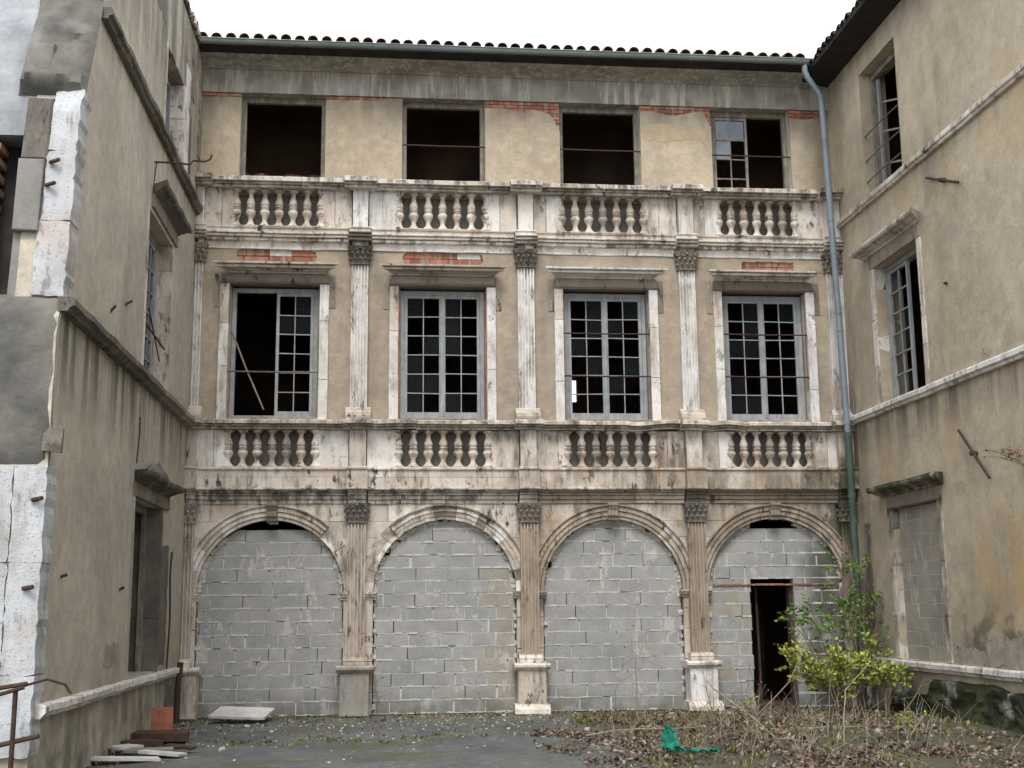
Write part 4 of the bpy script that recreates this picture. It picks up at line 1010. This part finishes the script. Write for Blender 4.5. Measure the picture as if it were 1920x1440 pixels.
# blocked lower window
rb = empty('block_wall', (XR+.2, -2.34, .8), 'narrow grey block wall filling the ground-floor window of the right wing', 'wall')
a, b, c, d = RWIN[2]; z = c+.0; row = 0; mort = MB(TR)
while z < d-.02:
    zt = min(z+.2035, d-.002); u = b-(.5 if row % 2 else .3)
    segs = []; x1 = b-.002
    while x1 > a+.02:
        x0 = max(a+.002, (x1-.5 if segs or row % 2 else x1-.27)); segs.append((x0, x1)); x1 = x0
    for (p, q) in segs:
        MB(TR).box(p+.005, q-.005, -.3, -.10+R.uniform(-.004, .004), z+.005, zt-.005, c=.005, j=.002).build('concrete_block', 'blockt', rb)
        if p > a+.03: mort.box(p-.006, p+.006, -.28, -.103, z, zt)
    mort.box(a, b, -.29, -.102, z-.005, z+.005, j=.001); z = zt; row += 1
mort.build('mortar', 'mortar', rb, kind='stuff')
# wall anchors
for (p, q) in (((-3.62, 7.60), (-4.56, 7.20)), ((-4.02, 3.90), (-4.77, 3.18))):
    an = MB(TR); an.tube([(p[0], .05, p[1]), (q[0], .05, q[1])], .02, 6); mx, mz = (p[0]+q[0])/2, (p[1]+q[1])/2
    an.tube([(mx, -.05, mz), (mx, .09, mz)], .035, 8); an.build('wall_anchor', 'rust', Rw)
MB(TR).tube([(-3.9, -.02, 5.98), (-3.93, .05, 5.96)], .02, 6).build('iron_peg', 'rust', Rw)
# eave
sf = MB(TR).add([(-30, -.4, 10.57), (.3, -.4, 10.57), (.3, .50, 10.66), (-30, .50, 10.66), (-30, -.4, 10.62), (.3, -.4, 10.62), (.3, .50, 10.70), (-30, .50, 10.70)], [(0, 1, 2, 3), (4, 5, 6, 7), (0, 1, 5, 4), (1, 2, 6, 5), (2, 3, 7, 6), (3, 0, 4, 7)]).build('soffit', 'darkwood', Rw)
rr = MB(TR).add([(-30, .5, 10.705), (.4, .5, 10.705), (.4, -5, 12.2), (-30, -5, 12.2), (-30, .5, 10.73), (.4, .5, 10.73), (.4, -5, 12.23), (-30, -5, 12.23)], [(0, 1, 2, 3), (4, 5, 6, 7), (0, 1, 5, 4), (1, 2, 6, 5), (2, 3, 7, 6), (3, 0, 4, 7)]).build('roof', 'tiled', Rw)
m = MB(TR); vs = []
for q in range(60):
    u = .25-q*.21; o = R.uniform(-.05, .01); z = 10.715+R.uniform(-.02, .012)
    tt = MB(TR); vs = []
    for (d, e) in ((.56+o, 0), (.1+o, .12)):
        for ro in (.09, .072):
            for k in range(7):
                th = math.pi*k/6; vs.append((u+math.cos(th)*ro, d, z+e+math.sin(th)*ro))
    fs = []
    for k in range(6): fs += [(k, k+1, 14+k+1, 14+k), (7+k, 8+k, 22+k, 21+k), (k, k+1, 8+k, 7+k)]
    fs += [(0, 7, 21, 14), (6, 13, 27, 20)]
    tt.add(vs, fs).build('roof_tile', 'tiled', rr)
# mossy footing under the right wing
vs = []; nu, nz = 110, 16
for i in range(nz+1):
    for k in range(nu+1):
        u = -.9-k*.09; top = (.42+.12*noise.noise(Vector((u*1.1, 2, 0)))+(.18 if -5.2 < u < -2.6 else 0))*min(1, (k+1)/6)
        z = top*i/nz; d = (.04+.07*(1-i/nz))*(1 if i < nz else 0)+.07*noise.noise(Vector((u*3, z*5, 1)))+.07*abs(noise.noise(Vector((u*8, z*9, 1))))+.035*noise.noise(Vector((u*19, z*19, 1)))
        vs.append((u, max(d, .004) if i < nz else -.01, z-.03))
MB(TR).add(vs, [(i*(nu+1)+k, i*(nu+1)+k+1, (i+1)*(nu+1)+k+1, (i+1)*(nu+1)+k) for i in range(nz) for k in range(nu)]).build('footing', 'footing', Rw, smooth=True)

for (a, b, c, d, mt) in ((-5.4, -4.35, .82, 1.18, 'flake'), (-4.2, -3.4, .80, 1.02, 'flake'), (-.62, -.42, 1.1, 2.9, 'flaked')):
    MB(TR).plate([rag(a, b, c, d, .045, .07, .04)], -.02, .004).build('bare_patch', mt, Rw)
for (a, b, c, d, mt) in ((-5.3, -4.6, 1.0, 1.25, 'flake'), (-1.3, -.75, .2, .55, 'flaked'), (-4.0, -3.3, 9.7, 10.2, 'flaked')):
    MB(TL).plate([rag(a, b, c, d, .045, .07, .04)], -.02, .004).build('bare_patch', mt, Lw)
M['ochrep'] = simple('ochre undercoat', (.43, .345, .225), (.36, .285, .19), ns=4)
MB().plate([rag(2.08, 3.2, 9.55, 9.82, .05, .08, .05)], TD-.02, TD+.003).build('bare_patch', 'ochrep', B)

# ================================================================= RAILING, DEBRIS
ra = empty('iron_railing', (-5.45, -8.5, 0), 'rusty brown iron railing with bent ends at the near left corner', 'railing')
MB(TW).tube([(-5.46, -8.45, -.02), (-5.455, -8.45, .95)], .022, 7).build('post', 'rust', ra)
MB(TW).tube([(-6.6, -8.45, .90), (-5.7, -8.47, .95), (-5.36, -8.45, 1.0)], .02, 7).build('rail', 'rust', ra)
MB(TW).tube([(-6.6, -8.48, .80), (-5.7, -8.49, .88), (-5.38, -8.47, .97)], .018, 7).build('rail', 'rust', ra)
MB(TW).tube([(-6.6, -8.45, .36), (-5.7, -8.45, .46), (-5.24, -8.44, .56)], .022, 7).build('rail', 'rust', ra)
MB(TW).tube([(-5.40, -8.42, .98), (-5.22, -8.36, 1.03), (-5.08, -8.3, .98), (-5.03, -8.28, .90)], .012, 6).build('bent_strip', 'rust', ra)
def slab(name, mat, c, sx, sy, sz, rz, rx, ry, label, cat, j=.008, group=None):
    Mx = Matrix.Translation(c) @ Matrix.Rotation(rz, 4, 'Z') @ Matrix.Rotation(rx, 4, 'X') @ Matrix.Rotation(ry, 4, 'Y')
    m = MB(lambda u, d, z: tuple(Mx @ Vector((u, d, z))))
    n = 7
    top = [(-sx/2+sx*q/n, sy/2+R.uniform(-j, j)*2) for q in range(n+1)]; bot = [(sx/2-sx*q/n, -sy/2+R.uniform(-j, j)*2) for q in range(n+1)]
    pts = top+bot; k = len(pts)
    m.add([(x, y, 0) for x, y in pts]+[(x, y, sz) for x, y in pts], [tuple(range(k)), tuple(range(k, 2*k))]+[(a, (a+1) % k, (a+1) % k+k, a+k) for a in range(k)])
    return m.build(name, mat, label=label, cat=cat, group=group)
slab('white_board', 'white', (-4.38, -.62, .10), .84, .55, .035, math.radians(-12), math.radians(10), .03, 'white rectangular board lying on the ground before the leftmost arch', 'board')
slab('broken_board', 'white', (-4.72, -.72, .07), .28, .12, .03, .5, .1, .05, 'short dirty white board scrap on the left end of the long board', 'board')
slab('rotten_plank', 'brown', (-5.12, -3.35, .02), .75, .5, .10, .1, 0, .02, 'dark rotten plank pile under the orange block by the left wall', 'plank')
tb = empty('terracotta_block', (-5.1, -3.1, .13), 'upright orange terracotta block standing on dark planks by the left wall', 'block')
MB(TW).box(-5.24, -4.97, -3.18, -3.11, .12, .40, j=.004).build('body', 'rbrick', tb)
for q in range(1, 5): MB(TW).box(-5.24+q*.054-.003, -5.24+q*.054+.003, -3.184, -3.18, .125, .395).build('rib', 'rbrick', tb)
slab('rotten_plank', 'brown', (-5.22, -4.0, .01), .5, .25, .07, .5, 0, .05, 'brown broken plank lying flat between the orange block and the white scraps', 'plank')
for q, (x, y, sx, sy, rz, mt, lb) in enumerate(((-5.1, -5.5, .75, .2, .35, 'white', 'longest pale board of the near left scrap heap, nearest the camera'), (-4.75, -5.15, .5, .22, -.3, 'white', 'pale board scrap tilted at the right end of the near left heap'), (-4.95, -4.9, .55, .16, .15, 'cement2', 'grey board scrap in the middle of the near left heap'), (-4.62, -4.75, .4, .12, -.5, 'brown', 'narrow brown board scrap on top of the near left heap'), (-5.25, -4.75, .35, .25, .9, 'white', 'small square white scrap at the wall end of the near left heap'))):
    slab('board_scrap', mt, (x, y, .02+q*.012), sx, sy, .03, rz, R.uniform(-.08, .12), R.uniform(-.12, .12), lb, 'board')
MB(TW).tube([(-5.33, -.62, 0), (-5.33, -.60, .5), (-5.31, -.56, .86)], .045, 7).build('rusty_post', 'rust', label='short brown rusty post in the left corner beside the first pilaster', cat='post')
# green netting
m = MB(TW); nu, nv = 26, 8; vs = []
path = [(.80, -6.0, .30), (.82, -6.05, .20), (.80, -6.15, .06), (.95, -6.3, .04), (1.15, -6.35, .04), (1.3, -6.3, .04)]
for i in range(nu+1):
    f = i/nu*(len(path)-1); k = min(int(f), len(path)-2); t = f-k; p = Vector(path[k]).lerp(Vector(path[k+1]), t)
    for j in range(nv+1):
        w = (.02+.16*min(1, f/1.6))*(j/nv-.5)*(1 if f < 4 else .5)
        nz_ = noise.noise(Vector((i*.5, j*.9, 2)))
        vs.append((p.x+w+(.05*nz_), p.y-w*.5+.04*nz_, max(p.z+abs(nz_)*.09+.02, gh(p.x, p.y)+.01)))
m.add(vs, [(i*(nv+1)+j, i*(nv+1)+j+1, (i+1)*(nv+1)+j+1, (i+1)*(nv+1)+j) for i in range(nu) for j in range(nv)])
nb = len(m.v); m.v += [(a, b, c-.006) for a, b, c in m.v]; m.f += [tuple(q+nb for q in f) for f in list(m.f)]
m.build('plastic_sheet', 'net', fix=False, label='crumpled bright green plastic sheet lying in the dead leaves', cat='plastic sheet')

# ================================================================= VEGETATION
def leafquad(m, p, s, dirv, nrm=None):
    d = Vector(dirv).normalized(); s *= R.choice((.6, .85, 1, 1, 1.25)); n = Vector((R.uniform(-1, 1), R.uniform(-1, 1), R.uniform(.1, 1))).normalized() if nrm is None else nrm
    s_ = d.cross(n)
    if s_.length < .05: s_ = Vector((1, 0, 0))
    s_ = s_.normalized()*s*.32; n2 = d.cross(s_).normalized()*s*.12; p = Vector(p); b = len(m.v)
    m.v += [tuple(p), tuple(p+d*s*.5+s_+n2), tuple(p+d*s), tuple(p+d*s*.5-s_+n2), tuple(p+d*s*.5)]
    m.f += [[b, b+1, b+4], [b+1, b+2, b+4], [b+2, b+3, b+4], [b+3, b, b+4]]
def shrub(name, base, h, spread, nst, ntw, leaves, ls, stemm, leafm, label, cat, droop=.2, lean=(0, 0), r0=.012, group=None, bias=.3):
    root = empty(name, base, label, cat, group); st = MB(TW); lv = MB(TW)
    for s in range(nst):
        a = R.uniform(0, 2*math.pi); L = h*R.uniform(.7, 1.05); sp_ = spread*R.uniform(.3, 1)
        pts = [Vector(base)+Vector((R.uniform(-.04, .04), R.uniform(-.04, .04), 0))]
        n = 7
        for k in range(1, n+1):
            f = k/n; pts.append(Vector(base)+Vector((math.cos(a)*sp_*f**1.3+lean[0]*f**1.4, math.sin(a)*sp_*.6*f**1.3+lean[1]*f, L*f-droop*f**3*L))+Vector((R.uniform(-.02, .02), R.uniform(-.02, .02), 0)))
        st.tube(pts, [r0*(1-.75*k/n) for k in range(n+1)], 5)
        for t in range(ntw):
            f = R.uniform(bias, 1); k = min(int(f*n), n-1); p = pts[k].lerp(pts[k+1], f*n-k)
            d = Vector((R.uniform(-1, 1), R.uniform(-.8, .8), R.uniform(-.1, .8))).normalized(); TLn = R.uniform(.12, .38)*min(1, h)
            q = [p, p+d*TLn*.5+Vector((0, 0, .01)), p+d*TLn+Vector((0, 0, R.uniform(-.03, .04)))]
            st.tube(q, [r0*.35, r0*.28, r0*.15], 4)
            for l in range(leaves):
                g_ = R.uniform(.25, 1.05)**.7; pp = p+d*TLn*g_
                leafquad(lv, pp, ls*R.uniform(.6, 1.2), (d.x+R.uniform(-1, 1), d.y+R.uniform(-1, 1), d.z*.4+R.uniform(-.4, .7)))
    st.build('stems', stemm, root)
    if lv.v: lv.build('foliage', leafm, root, fix=False, kind='stuff')
    return root
shrub('leafy_shrub', (4.50, -1.6, 0), 1.02, .95, 17, 11, 18, .072, 'twig', 'leafy', 'low yellow green shrub in front of the right end of the arcade', 'shrub', droop=.12, bias=.42)
shrub('leafy_shrub', (4.95, -2.0, 0), .85, .55, 6, 9, 14, .07, 'twig', 'leafy', 'small yellow green bush at the foot of the right wing wall', 'shrub', lean=(.2, 0), bias=.5)
shrub('sapling', (4.90, -1.1, 0), 2.35, .65, 9, 14, 13, .065, 'twig', 'leafg', 'tall thin green sapling growing beside the green downpipe', 'sapling', droop=.05, lean=(.15, 0), r0=.014)
shrub('sapling', (4.6, -.9, 0), 1.9, .5, 4, 10, 12, .06, 'twig', 'leafg', 'green sapling leaning left across the block wall beside the doorway', 'sapling', droop=.1, lean=(-.5, -.1), r0=.011, bias=.55)
shrub('leafy_seedling', (3.72, -5.6, .0), .45, .25, 4, 4, 5, .05, 'twigp', 'leafy', 'little yellow green seedling in the leaf litter near the bottom edge', 'seedling')
shrub('leafy_seedling', (2.9, -1.9, .0), .35, .3, 5, 4, 5, .045, 'twigp', 'leafy', 'small pale green seedling left of the doorway', 'seedling')
shrub('dry_branch', (5.35, -6.1, 3.02), .5, .45, 5, 6, 4, .045, 'twig', 'brleaf', 'brown leafed dry branch sticking out from the right wing wall', 'branch', lean=(-.2, .35))
# bare weeds
spots = [(-1.15, -3.4, .9), (-2.35, -3.7, .85), (.55, -3.9, 1.0), (1.25, -2.2, 1.35), (-.1, -4.4, .7), (2.1, -3.0, 1.2), (1.75, -4.8, .75), (2.9, -2.4, .9), (-.75, -1.6, .6), (3.3, -4.5, .8), (4.2, -3.9, .7), (2.5, -5.4, .55), (3.9, -2.5, 1.0), (3.1, -1.2, .9)]
wl = ['bare weed stalk standing in the open court between the first and second pedestals', 'lone bare weed stalk on the moss line left of centre', 'bare weed stalk beside the moss strip before the third arch', 'tallest bare weed stalk, before the third arch', 'short bare stalk at the left edge of the leaf litter', 'pale tall bare stalk left of the fourth pedestal', 'bare stalk standing just behind the green plastic sheet', 'bare weed stalk in front of the fourth pedestal', 'smallest bare stalk close to the third pedestal', 'bare stalk in the middle of the leaf litter', 'short bare stalk in the litter left of the arching stem', 'low bare stalk near the bottom edge right of the green sheet', 'bare stalk in front of the doorway', 'bare stalk at the right side of the fourth pedestal']
for k, (x, y, h) in enumerate(spots):
    shrub('bare_weed', (x, y, gh(x, y)-.01), h, .12+.1*(k % 3), 2 if k % 2 else 1, 4, 1, .035, 'twig' if k % 3 else 'twigp', 'brleaf', wl[k], 'weed', droop=.02, r0=.006, group='bare weed stalks in the courtyard')
# long arching stems and fallen branches
def branch(pts, r, label, mat='twigp', name='fallen_branch', side=5):
    root = empty(name, pts[0], label, 'branch'); m = MB(TW)
    P = [Vector(p) for p in pts]; Q = []
    for k in range(len(P)-1):
        for q in range(4): Q.append(P[k].lerp(P[k+1], q/4)+Vector((R.uniform(-.012, .012),)*3))
    Q.append(P[-1]); n = len(Q)
    m.tube(Q, [r*(1-.7*k/n) for k in range(n)], 6); m.build('stem', mat, root)
    s = MB(TW)
    for k in range(side):
        p = Q[R.randrange(n//4, n)]; d = Vector((R.uniform(-1, 1), R.uniform(-1, 1), R.uniform(-.2, .7))).normalized()*R.uniform(.15, .4); s.tube([p, p+d*.6, p+d], [r*.4, r*.3, r*.12], 4)
    if side: s.build('side_twigs', mat, root, kind='stuff')
branch([(2.95, -5.6, -.02), (3.0, -5.5, .3), (3.12, -5.3, .62), (3.5, -5.0, .86), (3.9, -4.8, .9)], .010, 'long arching bare stem rising before the yellow shrub at right')
branch([(1.55, -4.9, .72), (1.85, -5.1, .45), (2.25, -5.4, .1), (2.6, -5.7, .06)], .010, 'long pale branch slanting down to the litter right of the third pedestal')
branch([(3.05, -1.9, .05), (3.5, -2.0, .5), (3.75, -2.0, .95), (3.9, -1.9, 1.15)], .010, 'thin grey branch propped up in front of the doorway')
branch([(2.5, -4.3, .08), (3.2, -4.5, .12), (4.0, -4.4, .10)], .013, 'pale branch lying flat across the leaf litter at right')
branch([(.2, -4.2, .06), (.9, -4.0, .1), (1.7, -4.1, .12)], .010, 'short fallen branch lying behind the green plastic sheet')
branch([(4.6, -3.2, .05), (5.0, -2.9, .35), (5.25, -2.7, .6)], .012, 'bare branch leaning against the mossy footing of the right wing', 'twig')
# tangle of twigs, litter, moss, weeds, chips
def inlit(x, y):
    e = 1.0+.5*noise.noise(Vector((x*.6, y*.6, 5)))
    lx = .0+.9*max(0, (y+3.6))*.55-.2*e+ (.25*max(0, -5.2-y))
    return x > lx-.3*e and y < -.6-.3*noise.noise(Vector((x, 3, 1)))
tw = MB(TW); cnt = 0
while cnt < 330:
    x, y = R.uniform(0.4, 5.2), R.uniform(-8.5, -.8)
    if not inlit(x-.6, y): continue
    cnt += 1; z = gh(x, y)+R.uniform(.0, .05); a = R.uniform(0, 6.28); L = R.uniform(.12, .6)
    d = Vector((math.cos(a), math.sin(a), R.uniform(-.05, 2.2)*R.random()**1.6)).normalized(); p = Vector((x, y, z))
    tw.tube([p, p+d*L*.5+Vector((0, 0, .02)), p+d*L], [.0045, .004, .002], 3, cap=False)
stw = MB(TW)
for q in range(170):
    x, y = R.gauss(2.6, 1.1), R.uniform(-7.5, -1.2)
    if not inlit(x-.4, y) or x > 5.2: continue
    z = gh(x, y); h = R.uniform(.12, .5); dx, dy = R.gauss(0, .18), R.gauss(0, .12); p = Vector((x, y, z))
    stw.tube([p, p+Vector((dx*.3, dy*.3, h*.5)), p+Vector((dx, dy, h))], [.0038, .003, .0015], 3, cap=False)
stw.build('straw_stems', 'twigp', kind='stuff', fix=False, label='pale dry straw stems standing in the litter at right', cat='straw')
tw.build('twig_tangle', 'twig', kind='stuff', fix=False, label='tangle of thin dry twigs over the leaf litter at right', cat='twigs')
lt = MB(TW); cnt = 0
while cnt < 9500:
    x, y = R.uniform(-.6, 5.35), R.uniform(-9, -.3)
    dens = 1 if inlit(x, y) else .0
    if dens: dens = min(1, max(.03, .40+1.9*noise.noise(Vector((x*1.1, y*1.3, 8)))))
    if x > 4.2+.4*noise.noise(Vector((y, 1, 1))): dens *= .3
    if R.random() > dens: continue
    cnt += 1; leafquad(lt, (x, y, gh(x, y)+R.uniform(.002, .05)), R.uniform(.04, .085), (R.uniform(-1, 1), R.uniform(-1, 1), R.uniform(-.35, .5)))
for q in range(700):
    x, y = R.uniform(-5.3, .5), -abs(R.gauss(0, 1.6))-.2
    leafquad(lt, (x, y, gh(x, y)+.008), R.uniform(.025, .05), (R.uniform(-1, 1), R.uniform(-1, 1), R.uniform(-.1, .3)))
for q in range(1500):
    if q < 1000: x, y = R.uniform(-5.3, 5.2), -abs(R.gauss(0, .16))-(.30 if any(abs(R.uniform(-.02, .02)+0-p) < 0 for p in PX) else .02)
    else: x, y = -5.4+abs(R.gauss(0, .16)), R.uniform(-8, -.3)
    leafquad(lt, (x, y, gh(x, y)+R.uniform(.002, .03)), R.uniform(.025, .06), (R.uniform(-1, 1), R.uniform(-1, 1), R.uniform(-.2, .5)))
lt.build('leaf_litter', 'litter', kind='stuff', fix=False, label='brown dead leaves covering the right half of the courtyard floor', cat='leaf litter')
gr = MB(TW)
for c in range(300):
    if c < 150: x, y = R.uniform(.3, 5.2), R.uniform(-7.5, -1)
    elif c < 220: x, y = R.uniform(.4, 3.2), R.gauss(-1.75, .25)
    else: x, y = R.uniform(-5, 1), R.choice((R.gauss(-.35, .12), R.gauss(-3.6, .25)))
    sc_ = .75 if c < 220 else .45
    for b in range(R.randint(8, 26)):
        a = R.uniform(0, 6.28); rr_ = abs(R.gauss(0, .07)); px, py = x+math.cos(a)*rr_, y+math.sin(a)*rr_
        leafquad(gr, (px, py, gh(px, py)), R.uniform(.03, .11)*sc_, (R.uniform(-.6, .6), R.uniform(-.6, .6), 1))
gr.build('weeds', 'grass', kind='stuff', fix=False, label='low green weeds and grass tufts among the litter', cat='weeds')
ch = MB(TW)
for q in range(700):
    x, y = R.uniform(-5.3, 5.2), -abs(R.gauss(0, 2.4))-.05
    s = R.uniform(.004, .014) if q > 14 else R.uniform(.015, .035)
    z = gh(x, y); ch.box(x-s, x+s, y-s*.8, y+s*.8, z-.005, z+s*.8, j=s*.35)
ch.build('rubble_chips', 'mortar', kind='stuff', label='pale stone and mortar crumbs scattered over the courtyard', cat='rubble')
